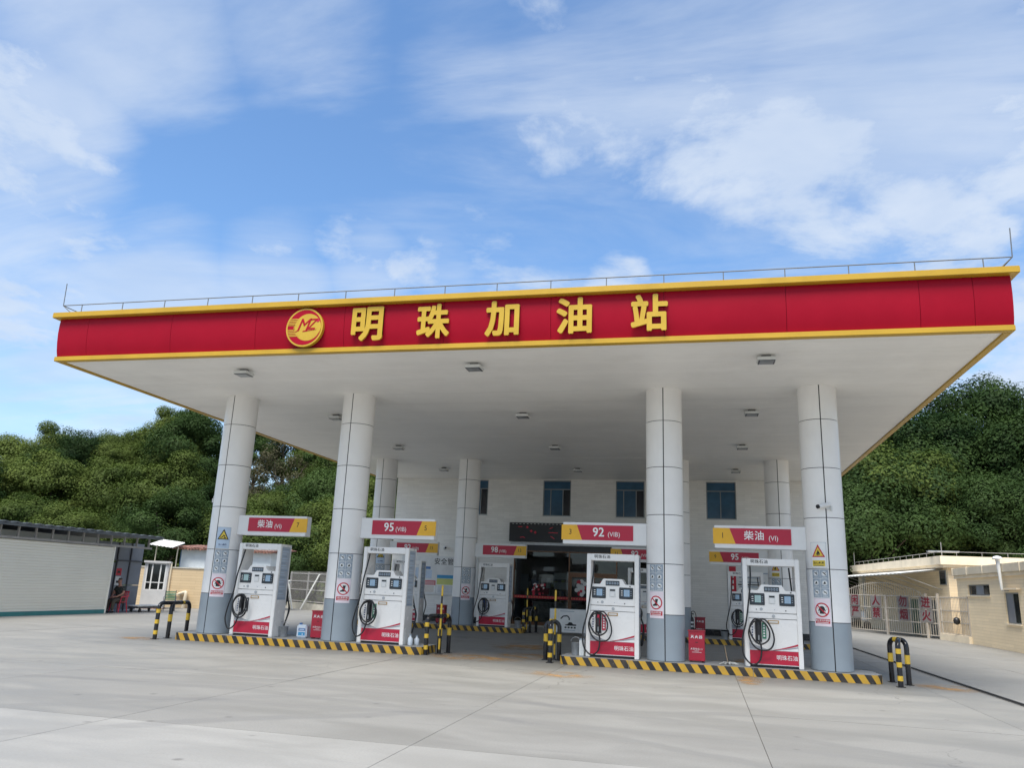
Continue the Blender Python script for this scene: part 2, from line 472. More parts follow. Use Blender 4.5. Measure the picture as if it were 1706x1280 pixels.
def leafmat(name, a, b):
    m = bpy.data.materials.new(name)
    m.use_nodes = True
    t = m.node_tree
    t.nodes.clear()
    g = nd(t, 'ShaderNodeNewGeometry').outputs['Position']
    oi = nd(t, 'ShaderNodeObjectInfo')
    nz = maprange(t, noise(t, g, 0.5, 4, 0.6), 0.36, 0.66)
    k = mth(t, 'ADD', mth(t, 'MULTIPLY', nz, 0.4), mth(t, 'MULTIPLY', oi.outputs['Random'], 0.65), clamp=True)
    c = mixcol(t, k, a, b)
    fine = noise(t, g, 9, 2, 0.5)
    c = mixcol(t, maprange(t, fine, 0.45, 0.75, 0, 0.3), c, tuple(min(1, x * 1.5) for x in b))
    d = nd(t, 'ShaderNodeBsdfDiffuse')
    t.links.new(c, d.inputs[0])
    tl = nd(t, 'ShaderNodeBsdfTranslucent')
    t.links.new(mixcol(t, 1.0, c, (1.0, 1.25, 0.55), 'MULTIPLY'), tl.inputs[0])
    gl = nd(t, 'ShaderNodeBsdfGlossy')
    gl.inputs['Roughness'].default_value = 0.45
    gl.inputs[0].default_value = (0.6, 0.65, 0.6, 1)
    mx = nd(t, 'ShaderNodeMixShader')
    mx.inputs[0].default_value = 0.14
    t.links.new(d.outputs[0], mx.inputs[1])
    t.links.new(tl.outputs[0], mx.inputs[2])
    m2 = nd(t, 'ShaderNodeMixShader')
    m2.inputs[0].default_value = 0.006
    t.links.new(mx.outputs[0], m2.inputs[1])
    t.links.new(gl.outputs[0], m2.inputs[2])
    o = nd(t, 'ShaderNodeOutputMaterial')
    t.links.new(m2.outputs[0], o.inputs[0])
    return m


X['leaf_olive'] = leafmat('olive foliage', (0.024, 0.044, 0.012), (0.112, 0.145, 0.037))
X['leaf_deep'] = leafmat('deep green foliage', (0.009, 0.023, 0.009), (0.056, 0.090, 0.028))
X['leaf_dry'] = leafmat('thin brownish foliage', (0.060, 0.055, 0.035), (0.090, 0.085, 0.050))


# ------------------------------------------------------------------ geometry helper
class Geo:
    """collects solids and flat print; build() links them as ONE mesh object with as many material slots as were used"""

    def __init__(s):
        s.v, s.f, s.mi, s.mats, s.smooth, s.uv = [], [], [], [], [], {}

    def _m(s, m):
        if m not in s.mats:
            s.mats.append(m)
        return s.mats.index(m)

    def add(s, vs, fs, m, smooth=False):
        k = len(s.v)
        s.v += [tuple(p) for p in vs]
        mi = s._m(m)
        for f in fs:
            s.f.append(tuple(i + k for i in f))
            s.mi.append(mi)
            s.smooth.append(smooth)
        return s

    def box(s, x0, x1, y0, y1, z0, z1, m):
        vs = [(x, y, z) for x in (x0, x1) for y in (y0, y1) for z in (z0, z1)]
        fs = [(0, 1, 3, 2), (4, 6, 7, 5), (0, 4, 5, 1), (2, 3, 7, 6), (0, 2, 6, 4), (1, 5, 7, 3)]
        return s.add(vs, fs, m)

    def beam(s, a, b, w, h, m, up=(0, 0, 1)):
        a, b = Vector(a), Vector(b)
        d = (b - a).normalized()
        sd = d.cross(Vector(up))
        if sd.length < 1e-4:
            sd = d.cross(Vector((0, 1, 0)))
        sd.normalize()
        uu = sd.cross(d)
        vs = []
        for p in (a, b):
            for i, j in ((-1, -1), (1, -1), (1, 1), (-1, 1)):
                vs.append(p + sd * (i * w / 2) + uu * (j * h / 2))
        return s.add(vs, [(0, 1, 2, 3), (7, 6, 5, 4), (0, 4, 5, 1), (1, 5, 6, 2), (2, 6, 7, 3), (3, 7, 4, 0)], m)

    def tube(s, pts, r, m, n=10, caps=True, closed=False):
        pts = [Vector(p) for p in pts]
        rs = r if isinstance(r, (list, tuple)) else [r] * len(pts)
        k = len(pts)
        vs, fs = [], []
        t0 = (pts[1] - pts[0]).normalized()
        a = t0.cross(Vector((0, 0, 1)))
        if a.length < 1e-3:
            a = t0.cross(Vector((1, 0, 0)))
        a.normalize()
        for i, p in enumerate(pts):
            if closed:
                t = (pts[(i + 1) % k] - pts[i - 1]).normalized()
            else:
                t = (pts[min(i + 1, k - 1)] - pts[max(i - 1, 0)]).normalized()
            a = (a - t * a.dot(t))
            if a.length < 1e-5:
                a = t.orthogonal()
            a.normalize()
            b = t.cross(a)
            for j in range(n):
                q = 2 * pi * j / n
                vs.append(p + (a * math.cos(q) + b * math.sin(q)) * rs[i])
        for i in range(k if closed else k - 1):
            i2 = (i + 1) % k
            for j in range(n):
                j2 = (j + 1) % n
                fs.append((i * n + j, i * n + j2, i2 * n + j2, i2 * n + j))
        s.add(vs, fs, m, True)
        if caps and not closed:
            s.add(vs[:n], [tuple(range(n - 1, -1, -1))], m)
            s.add(vs[(k - 1) * n:], [tuple(range(n))], m)
        return s

    def lathe(s, prof, m, c=(0, 0, 0), n=24):
        vs, fs = [], []
        for r, z in prof:
            for j in range(n):
                q = 2 * pi * j / n
                vs.append((c[0] + r * math.cos(q), c[1] + r * math.sin(q), c[2] + z))
        for i in range(len(prof) - 1):
            for j in range(n):
                j2 = (j + 1) % n
                fs.append((i * n + j, i * n + j2, (i + 1) * n + j2, (i + 1) * n + j))
        s.add(vs, fs, m, True)
        s.add(vs[:n], [tuple(range(n - 1, -1, -1))], m)
        return s.add(vs[-n:], [tuple(range(n))], m)

    def prism(s, poly, y0, y1, m):
        """polygon in x,z pushed from y0 to y1"""
        n = len(poly)
        vs = [(x, y0, z) for x, z in poly] + [(x, y1, z) for x, z in poly]
        fs = [tuple(range(n)), tuple(range(2 * n - 1, n - 1, -1))] + [(i, i + n, (i + 1) % n + n, (i + 1) % n) for i in range(n)]
        return s.add(vs, fs, m)

    # flat print on a front face (facing -y): polygons in x,z at depth y
    def flat(s, poly, y, m):
        return s.add([(x, y, z) for x, z in poly], [tuple(range(len(poly)))], m)

    def rect(s, x0, x1, z0, z1, y, m):
        return s.flat([(x0, z0), (x1, z0), (x1, z1), (x0, z1)], y, m)

    def disc(s, cx, cz, r, y, m, n=28, sz=1.0):
        return s.flat([(cx + r * math.cos(2 * pi * i / n), cz + r * sz * math.sin(2 * pi * i / n)) for i in range(n)], y, m)

    def ring(s, cx, cz, r0, r1, y, m, n=32):
        vs = []
        for i in range(n):
            q = 2 * pi * i / n
            vs += [(cx + r0 * math.cos(q), y, cz + r0 * math.sin(q)), (cx + r1 * math.cos(q), y, cz + r1 * math.sin(q))]
        fs = [(2 * i, 2 * i + 1, (2 * i + 3) % (2 * n), (2 * i + 2) % (2 * n)) for i in range(n)]
        return s.add(vs, fs, m)

    def line(s, pts, w, y, m):
        for (x0, z0), (x1, z1) in zip(pts, pts[1:]):
            L = math.hypot(x1 - x0, z1 - z0)
            nx, nz = -(z1 - z0) / L * w / 2, (x1 - x0) / L * w / 2
            s.flat([(x0 - nx, z0 - nz), (x1 - nx, z1 - nz), (x1 + nx, z1 + nz), (x0 + nx, z0 + nz)], y, m)
        return s

    def text(s, body, x, z, size, y, m, depth=0.0, bold=0.0, align='CENTER', sx=1.0, space=1.0, res=2, shear=0.0):
        vs, fs = glyphs(body, size, depth, min(bold, 0), align, space, res, shear)
        offs = [(0, 0)]
        if bold > 0:      # heavier strokes: the outline swept round a small circle
            n = 8 if size > .5 else 4
            offs += [(bold * math.cos(2 * pi * (i + .5) / n), bold * math.sin(2 * pi * (i + .5) / n)) for i in range(n)]
        for i, (ox, oz) in enumerate(offs):
            s.add([(x + px * sx + ox, y + py - i * .00025, z + pz + oz) for px, py, pz in vs], fs, m)
        return s

    def slice_x(s, step):
        """cut all faces into narrow upright strips so that they can follow a curve"""
        bm = bmesh.new()
        bm.from_mesh(s.mesh('strip'))
        lo, hi = min(v.co.x for v in bm.verts), max(v.co.x for v in bm.verts)
        x = lo + step
        while x < hi:
            bmesh.ops.bisect_plane(bm, geom=bm.verts[:] + bm.edges[:] + bm.faces[:], plane_co=(x, 0, 0), plane_no=(1, 0, 0), dist=1e-6)
            x += step
        bm.verts.index_update()
        s.v = [tuple(v.co) for v in bm.verts]
        s.f = [tuple(v.index for v in f.verts) for f in bm.faces]
        s.mi = [f.material_index for f in bm.faces]
        s.smooth = [False] * len(s.f)
        bm.free()
        return s

    def bend(s, rad, ang0, cx=0, cy=0):
        """wrap x (arc length) round a vertical cylinder; y becomes stand-off (negative = outwards)"""
        out = []
        for x, y, z in s.v:
            a = ang0 + x / rad
            rr = rad - y
            out.append((cx + rr * math.sin(a), cy - rr * math.cos(a), z))
        s.v = out
        return s

    def xf(s, M):
        s.v = [tuple(M @ Vector(p)) for p in s.v]
        return s

    def mesh(s, name, bevel=0.0):
        me = bpy.data.meshes.new(name)
        me.from_pydata(s.v, [], s.f)
        for m in s.mats:
            me.materials.append(m)
        me.polygons.foreach_set('material_index', s.mi)
        me.polygons.foreach_set('use_smooth', s.smooth)
        if bevel:
            bm = bmesh.new()
            bm.from_mesh(me)
            bmesh.ops.bevel(bm, geom=[e for e in bm.edges if len(e.link_faces) == 2 and e.calc_face_angle() > 0.5], offset=bevel, segments=2, affect='EDGES', clamp_overlap=True)
            bm.to_mesh(me)
            bm.free()
        me.update()
        return me

    def build(s, name, parent=None, bevel=0.0, **k):
        o = bpy.data.objects.new(name, s.mesh(name, bevel))
        COL.objects.link(o)
        if parent is not None:
            o.parent = parent
        for a, b in k.items():
            o[a] = b
        return o


_gc = {}


def glyphs(body, size, depth, bold, align, space, res, shear):
    key = (body, size, depth, bold, align, space, res, shear)
    if key in _gc:
        return _gc[key]
    c = bpy.data.curves.new('lettering', 'FONT')
    c.body, c.size, c.align_x, c.align_y = body, size, align, 'CENTER'
    c.offset, c.extrude, c.resolution_u, c.space_character, c.shear = bold, depth / 2, res, space, shear
    o = bpy.data.objects.new('lettering', c)
    COL.objects.link(o)
    dg = bpy.context.evaluated_depsgraph_get()
    me = bpy.data.meshes.new_from_object(o.evaluated_get(dg))
    vs = [(v.co.x, -v.co.z, v.co.y) for v in me.vertices]
    fs = [tuple(p.vertices) for p in me.polygons]
    bpy.data.objects.remove(o)
    bpy.data.curves.remove(c)
    bpy.data.meshes.remove(me)
    _gc[key] = (vs, fs)
    return vs, fs


def thing(name, label, cat, loc=(0, 0, 0), rz=0.0, group=None):
    o = bpy.data.objects.new(name, None)
    o.empty_display_size = 0.2
    COL.objects.link(o)
    o.location = loc
    o.rotation_euler = (0, 0, rz)
    o['label'], o['category'] = label, cat
    if group:
        o['group'] = group
    return o


def tag(o, label, cat, group=None):
    o['label'], o['category'] = label, cat
    if group:
        o['group'] = group
    return o


def kids(o):
    return [c for c in KIDS.get(o, [])]


def copy_tree(o, parent=None, table=None):
    c = o.copy()
    COL.objects.link(c)
    if parent is not None:
        c.parent = parent
    for ch in [q for q in table if q.parent == o]:
        copy_tree(ch, c, table)
    return c


def dup(o, label, loc=None, rz=None):
    table = list(o.children_recursive)
    c = copy_tree(o, None, table)
    c['label'] = label
    if loc is not None:
        c.location = loc
    if rz is not None:
        c.rotation_euler = (0, 0, rz)
    return c


def inst(o, loc, parent=None, rz=None, scale=None):
    c = o.copy()
    COL.objects.link(c)
    if parent is not None:
        c.parent = parent
    c.location = loc
    if rz is not None:
        c.rotation_euler = (0, 0, rz)
    if scale is not None:
        c.scale = scale
    return c


# ================================================================== SETTING: ground
def hill_h(x, y):
    front = 30.0 + 15.0 * min(1, max(0, (x - 2) / 10))
    dx = max(-25.0 - x, 0.0, x - 27.0)
    dy = max(y - front, 0.0)
    if x < -25:
        dx *= .22 * min(1, max(0, (y + 22) / 22))
    if x > 27:
        dx *= min(1, max(0, (y - 2) / 25))
    d = math.hypot(dx, dy)
    t = min(1, d / 34)
    amp = 12.5 if x > -8 else 8.6 + 4.6 * math.exp(-((x + 57) / 12) ** 2)
    return amp * t * t * (3 - 2 * t) + 0.5 * math.sin(x * .21) * t + 0.4 * math.sin(y * .27 + x * .1) * t


gg = Geo()
N = 700
gg.add([(-N, -N, -.06), (N, -N, -.06), (N, N, -.06), (-N, N, -.06)], [(0, 1, 2, 3)], X['soil'])
gg.build('ground', kind='structure')

xs = [-150 + 4 * i for i in range(76)]
ys = [-30 + 4 * i for i in range(48)]
vs = [(x, y, (hill_h(x, y) - .09) if max(hill_h(x, y), 0) > 0.02 else -.12) for y in ys for x in xs]
nx = len(xs)
fs = [(j * nx + i, j * nx + i + 1, (j + 1) * nx + i + 1, (j + 1) * nx + i) for j in range(len(ys) - 1) for i in range(nx - 1)]
g = Geo()
g.add(vs, fs, X['hill'], True)
g.build('hillside', kind='structure')

JX, JY = 3.92, 4.45
fore = bpy.data.objects.new('forecourt', None)
COL.objects.link(fore)
fore['kind'] = 'structure'
Geo().box(2.0 - 7 * JX, 2.0 + 6 * JX, -11.4 - 4 * JY, -11.4 + 11 * JY, -.03, -.010, X['jointfill']).build('joint_filler', fore)
sl = Geo().box(0, JX - .010, 0, JY - .010, -.1, 0, X['slab']).mesh('concrete_slab')
sn = Geo().box(0, JX - .010, 0, JY - .010, -.1, 0, X['newslab']).mesh('concrete_slab')
for i in range(-7, 6):
    for j in range(-4, 11):
        o = bpy.data.objects.new('concrete_slab', sn if j < 0 else sl)
        COL.objects.link(o)
        o.parent = fore
        o.location = (2.0 + JX * i + .005, -11.4 + JY * j + .005, R.uniform(-.0015, .0015))

# worn paint and rust on the concrete: ragged patches of their own shape
wm = bpy.data.materials.new('worn orange paint')
wm.use_nodes = True
t = wm.node_tree
b = t.nodes['Principled BSDF']
b.inputs['Base Color'].default_value = (0.42, 0.24, 0.09, 1)
b.inputs['Roughness'].default_value = 0.8
gpos = nd(t, 'ShaderNodeNewGeometry').outputs['Position']
tcw = nd(t, 'ShaderNodeTexCoord')
wmp = nd(t, 'ShaderNodeVectorMath', operation='LENGTH')
t.links.new(tcw.outputs['Object'], wmp.inputs[0])
edge = maprange(t, wmp.outputs['Value'], 0.35, 1.0, 1, 0)
al = mth(t, 'MULTIPLY', mth(t, 'MULTIPLY', edge, maprange(t, noise(t, gpos, 1.6, 6, 0.7), 0.40, 0.60)), 0.8)
t.links.new(al, b.inputs['Alpha'])
pm = Geo().flat([(math.cos(2 * pi * i / 20), math.sin(2 * pi * i / 20)) for i in range(20)], 0, wm)
pm.v = [(x, z, 0) for x, y, z in pm.v]
pm = pm.mesh('worn_paint')
for (x, y, a, c) in ((-.4, -.4, 1.5, 1.1), (.6, .9, 1.0, 1.2), (6.2, -1.6, .35, 1.2), (10.4, -.5, .8, .9), (6.3, 3.6, .4, 1.1), (-.1, 4.0, 1.2, 1.6), (-9.7, -1.0, .7, .6), (2.2, -3.0, .9, .7)):
    o = bpy.data.objects.new('worn_paint', pm)
    COL.objects.link(o)
    o.location = (x, y, .004)
    o.scale = (a, c, 1)
    o.parent = fore

g = Geo()
g.tube([(10.62, 16, .03), (10.75, 12.4, .03), (10.83, 6, .03), (10.9, 1, .03), (10.98, -3.2, .03), (11.1, -9, .03)], .022, X['rubber'], 8)
tag(g.build('power_cable'), 'thick black cable lying straight across the concrete beside the canopy', 'cable')

# ================================================================== CANOPY
XL, XR, YF, YB, ZS = -10.84, 11.16, -4.45, 17.18, 6.93
can = thing('station_canopy', 'flat white canopy with curved red fascia and gold trim over the forecourt', 'canopy')
PROF = [(.11, 7.024), (.06, 7.18), (.02, 7.40), (-.005, 7.65), (-.005, 7.88), (.01, 8.026)]


def fascia_strip(x0, x1):      # profile is pushed outward towards -y
    g = Geo()
    vs, n = [], len(PROF)
    for x in (x0, x1):
        vs += [(x, YF + o, z) for o, z in PROF]
        vs += [(x, YF + .22, z) for o, z in reversed(PROF)]
    m = 2 * n
    fs = [(i, i + 1, i + 1 + m, i + m) for i in range(m - 1)] + [(m - 1, 0, m, 2 * m - 1), tuple(range(m - 1, -1, -1)), tuple(range(m, 2 * m))]
    g.add(vs, fs[:n - 1], X['red'], True)
    g.add(vs, fs[n - 1:], X['red'])
    return g


JF = [XL - .02, -9.96, -7.5, -5.15, -2.83, -.38, 2.10, 4.55, 7.02, 9.53, 10.5, XR + .02]
for a, c in zip(JF, JF[1:]):
    fascia_strip(a + .004, c - .004).build('fascia_panel', can)
g = Geo()
g.box(XL, XR, YF + .26, YF + .3, 7.03, 7.94, X['seam'])
g.build('fascia_backing', can)
sy = [YF + .10] + [YF + 2.4 * i for i in range(1, 9)] + [YB]
for a, c in zip(sy, sy[1:]):                      # returns down both sides
    for sgn, xe in ((-1, XL), (1, XR)):
        g = fascia_strip(a + .004, c - .004)
        g.v = [(xe + sgn * (YF - y), x, z) for x, y, z in g.v]
        if sgn < 0:
            g.f = [tuple(reversed(f)) for f in g.f]
        g.build('fascia_panel', can)
g = Geo()
z0, z1 = 6.90, 7.02
g.box(XL, XR, YF, YF + .16, z0, z1, X['gold'])
g.box(XL, XL + .16, YF + .16, YB, z0, z1, X['gold'])
g.box(XR - .16, XR, YF + .16, YB, z0, z1, X['gold'])
g.build('lower_trim', can, bevel=.012)
g = Geo()
z0, z1, e = 8.03, 8.17, .15
g.box(XL - e, XR + e, YF - e, YF + .2, z0, z1, X['gold'])
g.box(XL - e, XL + .2, YF + .2, YB, z0, z1, X['gold'])
g.box(XR - .2, XR + e, YF + .2, YB, z0, z1, X['gold'])
g.build('upper_trim', can, bevel=.012)
g = Geo()
g.box(XL + .16, XR - .16, YF + .16, YB, ZS + .012, ZS + .05, X['soffit'])
g.build('soffit_backing', can)
SW = .30
ns = int((YB - YF - .16) / SW)
stm = Geo().box(XL + .162, XR - .162, 0, SW - .006, 0, .010, X['soffit']).mesh('soffit_strip')
for i in range(ns):
    o = bpy.data.objects.new('soffit_strip', stm)
    COL.objects.link(o)
    o.parent = can
    o.location = (0, YF + .163 + i * SW, ZS + R.uniform(-.0012, .0012))
g = Geo()
g.box(XL + .2, XR - .2, YF + .3, YB, 7.95, 8.02, X['cap'])
g.build('roof_deck', can)

# raised letters and round emblem on the fascia
LET = '明珠加油站'
for i, ch in enumerate(LET):
    cx = -2.215 + 1.615 * i
    g = Geo().text(ch, 0, 0, .80, 0, X['goldl'], depth=.045, bold=.027, res=3)
    bx = [p[0] for p in g.v]
    bz = [p[2] for p in g.v]
    sx, szz = .78 / (max(bx) - min(bx)), .83 / (max(bz) - min(bz))
    mx_, mz_ = (max(bx) + min(bx)) / 2, (max(bz) + min(bz)) / 2
    g.v = [(cx + (x - mx_) * sx, YF - .045 + y, 7.545 + (z - mz_) * szz) for x, y, z in g.v]
    g.build('sign_letter', can)
ecx, ecz = -3.80, 7.51
em = Geo().ring(ecx, ecz, .0, .475, YF - .255, X['goldl'])
em = Geo()
n = 48
em.add([(ecx + .475 * math.cos(2 * pi * i / n), y, ecz + .475 * math.sin(2 * pi * i / n)) for y in (YF - .085, YF + .01) for i in range(n)],
       [tuple(range(n))] + [(i, (i + 1) % n, n + (i + 1) % n, n + i) for i in range(n)], X['goldl'])
em = em.build('round_emblem', can)
y0 = YF - .088
g = Geo()
g.disc(ecx, ecz, .435, y0, X['red'], 48)
g.disc(ecx + .085, ecz + .0, .335, y0 - .003, X['goldl'], 48)
g.disc(ecx + .17, ecz + .0, .262, y0 - .0035, X['goldl'], 48)
for k, zz_ in enumerate((.21, .17, .13, .09)):
    for sg in (1, -1):
        x1 = ecx - math.sqrt(max(0, .30 ** 2 - zz_ ** 2)) + .1
        g.rect(ecx - math.sqrt(.43 ** 2 - zz_ ** 2), x1, ecz + sg * zz_ - .011, ecz + sg * zz_ + .011, y0 - .0045, X['goldl'])
g.rect(ecx - .43, ecx - .2, ecz + .050, ecz + .064, y0 - .0045, X['goldl'])
g.rect(ecx - .43, ecx - .2, ecz - .064, ecz - .050, y0 - .0045, X['goldl'])
g.rect(ecx - .27, ecx - .255, ecz - .064, ecz + .064, y0 - .0045, X['goldl'])
g.text('M', ecx - .05, ecz + .045, .44, y0 - .008, X['red'], shear=.38, bold=.003, res=4, sx=.9)
g.text('Z', ecx + .17, ecz + .06, .38, y0 - .008, X['red'], shear=.38, bold=.003, res=4, sx=.85)
g.line([(ecx - .22, ecz - .11), (ecx - .17, ecz - .085), (ecx - .12, ecz - .0)], .022, y0 - .008, X['red'])
g.flat([(ecx - .03, ecz - .085), (ecx + .33, ecz - .055), (ecx + .30, ecz - .068), (ecx - .03, ecz - .115)], y0 - .008, X['red'])
g.disc(ecx + .335, ecz + .165, .045, y0 - .008, X['pred'], 20)
g.build('emblem_print', em)

# lightning rail along the roof edge
rail = thing('roof_rail', 'thin grey lightning rail on short posts along the canopy roof edge', 'railing')
zr, yr = 8.46, YF + .12
g = Geo()
g.tube([(XL - .14, yr, zr), (XR + .14, yr, zr)], .012, X['railgrey'], 6)
g.tube([(XL - .14, yr, zr), (XL - .14, YB - .4, zr)], .012, X['railgrey'], 6)
g.tube([(XR + .14, yr, zr), (XR + .14, YB - .4, zr)], .012, X['railgrey'], 6)
g.build('rail', rail)
pm_ = Geo().tube([(0, 0, 0), (0, 0, zr - 8.17)], .011, X['railgrey'], 6).mesh('post')
for i in range(18):
    o = bpy.data.objects.new('post', pm_)
    COL.objects.link(o)
    o.parent = rail
    o.location = (XL + .45 + i * 1.245, yr, 8.17)
for x in (XL - .14, XR + .14):
    g = Geo()
    g.tube([(x, yr, zr), (x + (-.02 if x < 0 else .02), yr, zr + .62)], .011, X['railgrey'], 6)
    g.tube([(x, yr, zr), (x + (.36 if x < 0 else -.30), yr + .05, 8.17)], .012, X['railgrey'], 6)
    g.build('lightning_rod', rail)

# square light fittings under the soffit
lt = thing('canopy_light', '', 'ceiling light', (0, 0, 0), group='square lights under the canopy')
g = Geo()
g.box(-.20, .20, -.20, .20, -.14, -.06, X['offw'])
g.build('housing', lt, bevel=.02)
Geo().box(-.175, .175, -.175, .175, -.149, -.1405, X['dsteel']).build('frame', lt)
Geo().box(-.145, .145, -.145, .145, -.157, -.1495, X['steel']).build('lens', lt)
Geo().box(-.10, .10, -.05, .05, -.06, 0, X['dsteel']).build('bracket', lt)
rown = ['first row behind the fascia', 'second row behind the fascia', 'third row from the fascia', 'last row next to the building']
coln = {-6.2: 'above the lane with the red 95 sign', 0.0: 'over the middle lane', 6.7: 'above the lane of diesel sign 1'}
k = 0
for yy, rn_ in zip((-3.09, 2.33, 7.86, 13.55), rown):
    for xx in (-6.2, 0.0, 6.7):
        lab = 'square light fitting %s, %s' % ({-6.2: 'over the lane on the shed side', 0.0: 'over the middle lane', 6.7: 'over the lane on the gate side'}[xx], rn_)
        if k == 0:
            lt.location = (xx, yy, ZS)
            lt['label'] = lab
        else:
            dup(lt, lab, (xx, yy, ZS))
        k += 1

# ================================================================== COLUMNS
CX = [-8.13, -4.334, 4.334, 8.13]
RAD = .464
RZ = [.19, 1.26, 2.46, 3.66, 4.86, 6.06, ZS]


def half_shell(z0, z1, side, m):
    g = Geo()
    n, r, ri = 16, RAD, RAD - .02
    gap = .013
    a0 = gap / r
    vs = []
    for i in range(n + 1):
        a = a0 + (pi - 2 * a0) * i / n
        for rr, z in ((r, z0 + .008), (r, z1 - .008), (ri, z1 - .008), (ri, z0 + .008)):
            vs.append((side * rr * math.sin(a), -rr * math.cos(a), z))
    outer, rest = [], []
    for i in range(n):
        for q in range(4):
            a, b_ = i * 4 + q, i * 4 + (q + 1) % 4
            f = (a, b_, b_ + 4, a + 4)
            (outer if q == 0 else rest).append(f if side > 0 else tuple(reversed(f)))
    rest += [(3, 2, 1, 0), (n * 4, n * 4 + 1, n * 4 + 2, n * 4 + 3)]
    g.add(vs, outer, m, True)
    g.add(vs, rest, m)
    return g


def no_sign(g, cx, cz, r, y):
    g.disc(cx, cz, r, y, X['print_w'], 36)
    g.ring(cx, cz, r * .82, r, y - .0012, X['print_r'], 36)


def slash(g, cx, cz, r, y):
    a = r * .66
    g.line([(cx - a, cz + a), (cx + a, cz - a)], r * .17, y, X['print_r'])


def boot(g, cx, cz, s, y, m):
    pts = [(-.10, .42), (.30, .42), (.22, .10), (.16, -.20), (.20, -.36), (-.42, -.40), (-.44, -.26), (-.20, -.16), (-.06, .02)]
    g.flat([(cx + s * px, cz + s * pz) for px, pz in pts], y, m)


def jacket(g, cx, cz, s, y, m):
    pts = [(-.12, .45), (.12, .45), (.28, .36), (.46, -.12), (.34, -.18), (.26, .04), (.28, -.46), (-.28, -.46), (-.26, .04), (-.34, -.18), (-.46, -.12), (-.28, .36)]
    g.flat([(cx + s * px, cz + s * pz) for px, pz in pts], y, m)
    for dx, dz in ((-.55, .2), (.5, .35), (.58, .1), (-.5, -.35)):
        g.disc(cx + s * dx, cz + s * dz, s * .05, y, m, 8)


def icon_sheet():
    g = Geo()
    for i in range(2):
        for j in range(3):
            x0, z0 = .012 + i * .192, 1.815 + j * .212
            g.rect(x0, x0 + .182, z0, z0 + .203, -.004, X['print_s'])
            cx, cz = x0 + .091, z0 + .118
            g.disc(cx, cz, .062, -.0055, X['print_w'], 20)
            g.ring(cx, cz, .047, .055, -.0068, X['print_s'], 20)
            q = (i * 3 + j)
            if q % 3 == 0:
                g.line([(cx - .035, cz + .035), (cx + .035, cz - .035)], .012, -.0068, X['print_k'])
                g.rect(cx - .03, cx + .03, cz - .008, cz + .012, -.0072, X['print_k'])
            elif q % 3 == 1:
                g.flat([(cx - .03, cz - .03), (cx + .03, cz - .02), (cx + .012, cz + .035), (cx - .015, cz + .02)], -.0068, X['print_k'])
            else:
                g.line([(cx - .03, cz + .028), (cx + .034, cz - .026)], .022, -.0068, X['print_k'])
                g.disc(cx + .022, cz + .022, .012, -.0072, X['print_k'], 10)
            g.rect(x0 + .03, x0 + .152, z0 + .022, z0 + .034, -.0055, X['pale'])
    return g


def ban_poster(kind):
    g = Geo()
    w = .385
    g.rect(.004, .012 + w, 1.166, 1.799, -.0036, X['print_s'])
    g.rect(.008, .008 + w, 1.17, 1.795, -.0045, X['print_pk'])
    cx, cz, r = .008 + w / 2, 1.535, .163
    no_sign(g, cx, cz, r, -.0055)
    (boot if kind == 'boot' else jacket)(g, cx, cz, r * (1.25 if kind == 'boot' else 1.15), -.008, X['print_k'])
    slash(g, cx, cz, r, -.0095)
    g.rect(.035, w - .02, 1.235, 1.335, -.0055, X['print_r'])
    g.text('禁止穿带钉鞋' if kind == 'boot' else '禁止穿化纤服装', .008 + w / 2, 1.298, .046, -.0075, X['print_w'], bold=.0008, res=1)
    g.rect(.07, w - .055, 1.250, 1.262, -.0075, X['print_w'])
    return g


def warn_poster(fire):
    g = Geo()
    w = .37
    g.rect(.0, w, 2.485, 3.08, -.004, X['print_s'])
    g.rect(.006, w - .006, 2.491, 3.074, -.0052, X['print_lb'] if not fire else X['print_w'])
    cx = w / 2
    out = X['print_r'] if fire else X['print_k']
    g.flat([(cx - .155, 2.735), (cx + .155, 2.735), (cx, 3.03)], -.0065, out)
    g.flat([(cx - .112, 2.76), (cx + .112, 2.76), (cx, 2.972)], -.0078, X['print_y'])
    if fire:
        g.flat([(cx - .036, 2.79), (cx - .012, 2.772), (cx + .02, 2.775), (cx + .04, 2.80), (cx + .032, 2.845), (cx + .012, 2.875), (cx + .004, 2.905), (cx - .016, 2.87), (cx - .02, 2.842), (cx - .04, 2.825)], -.009, X['print_k'])
        g.flat([(cx - .012, 2.785), (cx + .014, 2.785), (cx + .004, 2.82)], -.0102, X['print_y'])
        g.rect(.04, w - .04, 2.525, 2.66, -.0065, X['print_y'])
        g.text('当心火灾', cx, 2.60, .066, -.008, X['print_k'], bold=.0012, res=1)
        g.rect(.07, w - .07, 2.535, 2.547, -.008, X['print_k'])
    else:
        for dx, dz in ((-.06, 2.78), (-.02, 2.80), (.03, 2.785), (.055, 2.775), (0, 2.84), (.03, 2.83)):
            g.flat([(cx + dx - .02, dz - .008), (cx + dx + .024, dz - .004), (cx + dx + .008, dz + .03), (cx + dx - .012, dz + .02)], -.009, X['print_k'])
        g.text('当心爆炸', cx, 2.59, .058, -.0065, X['print_n'], bold=.0008, res=1)
        g.rect(.07, w - .07, 2.535, 2.543, -.0065, X['print_s'])
    return g


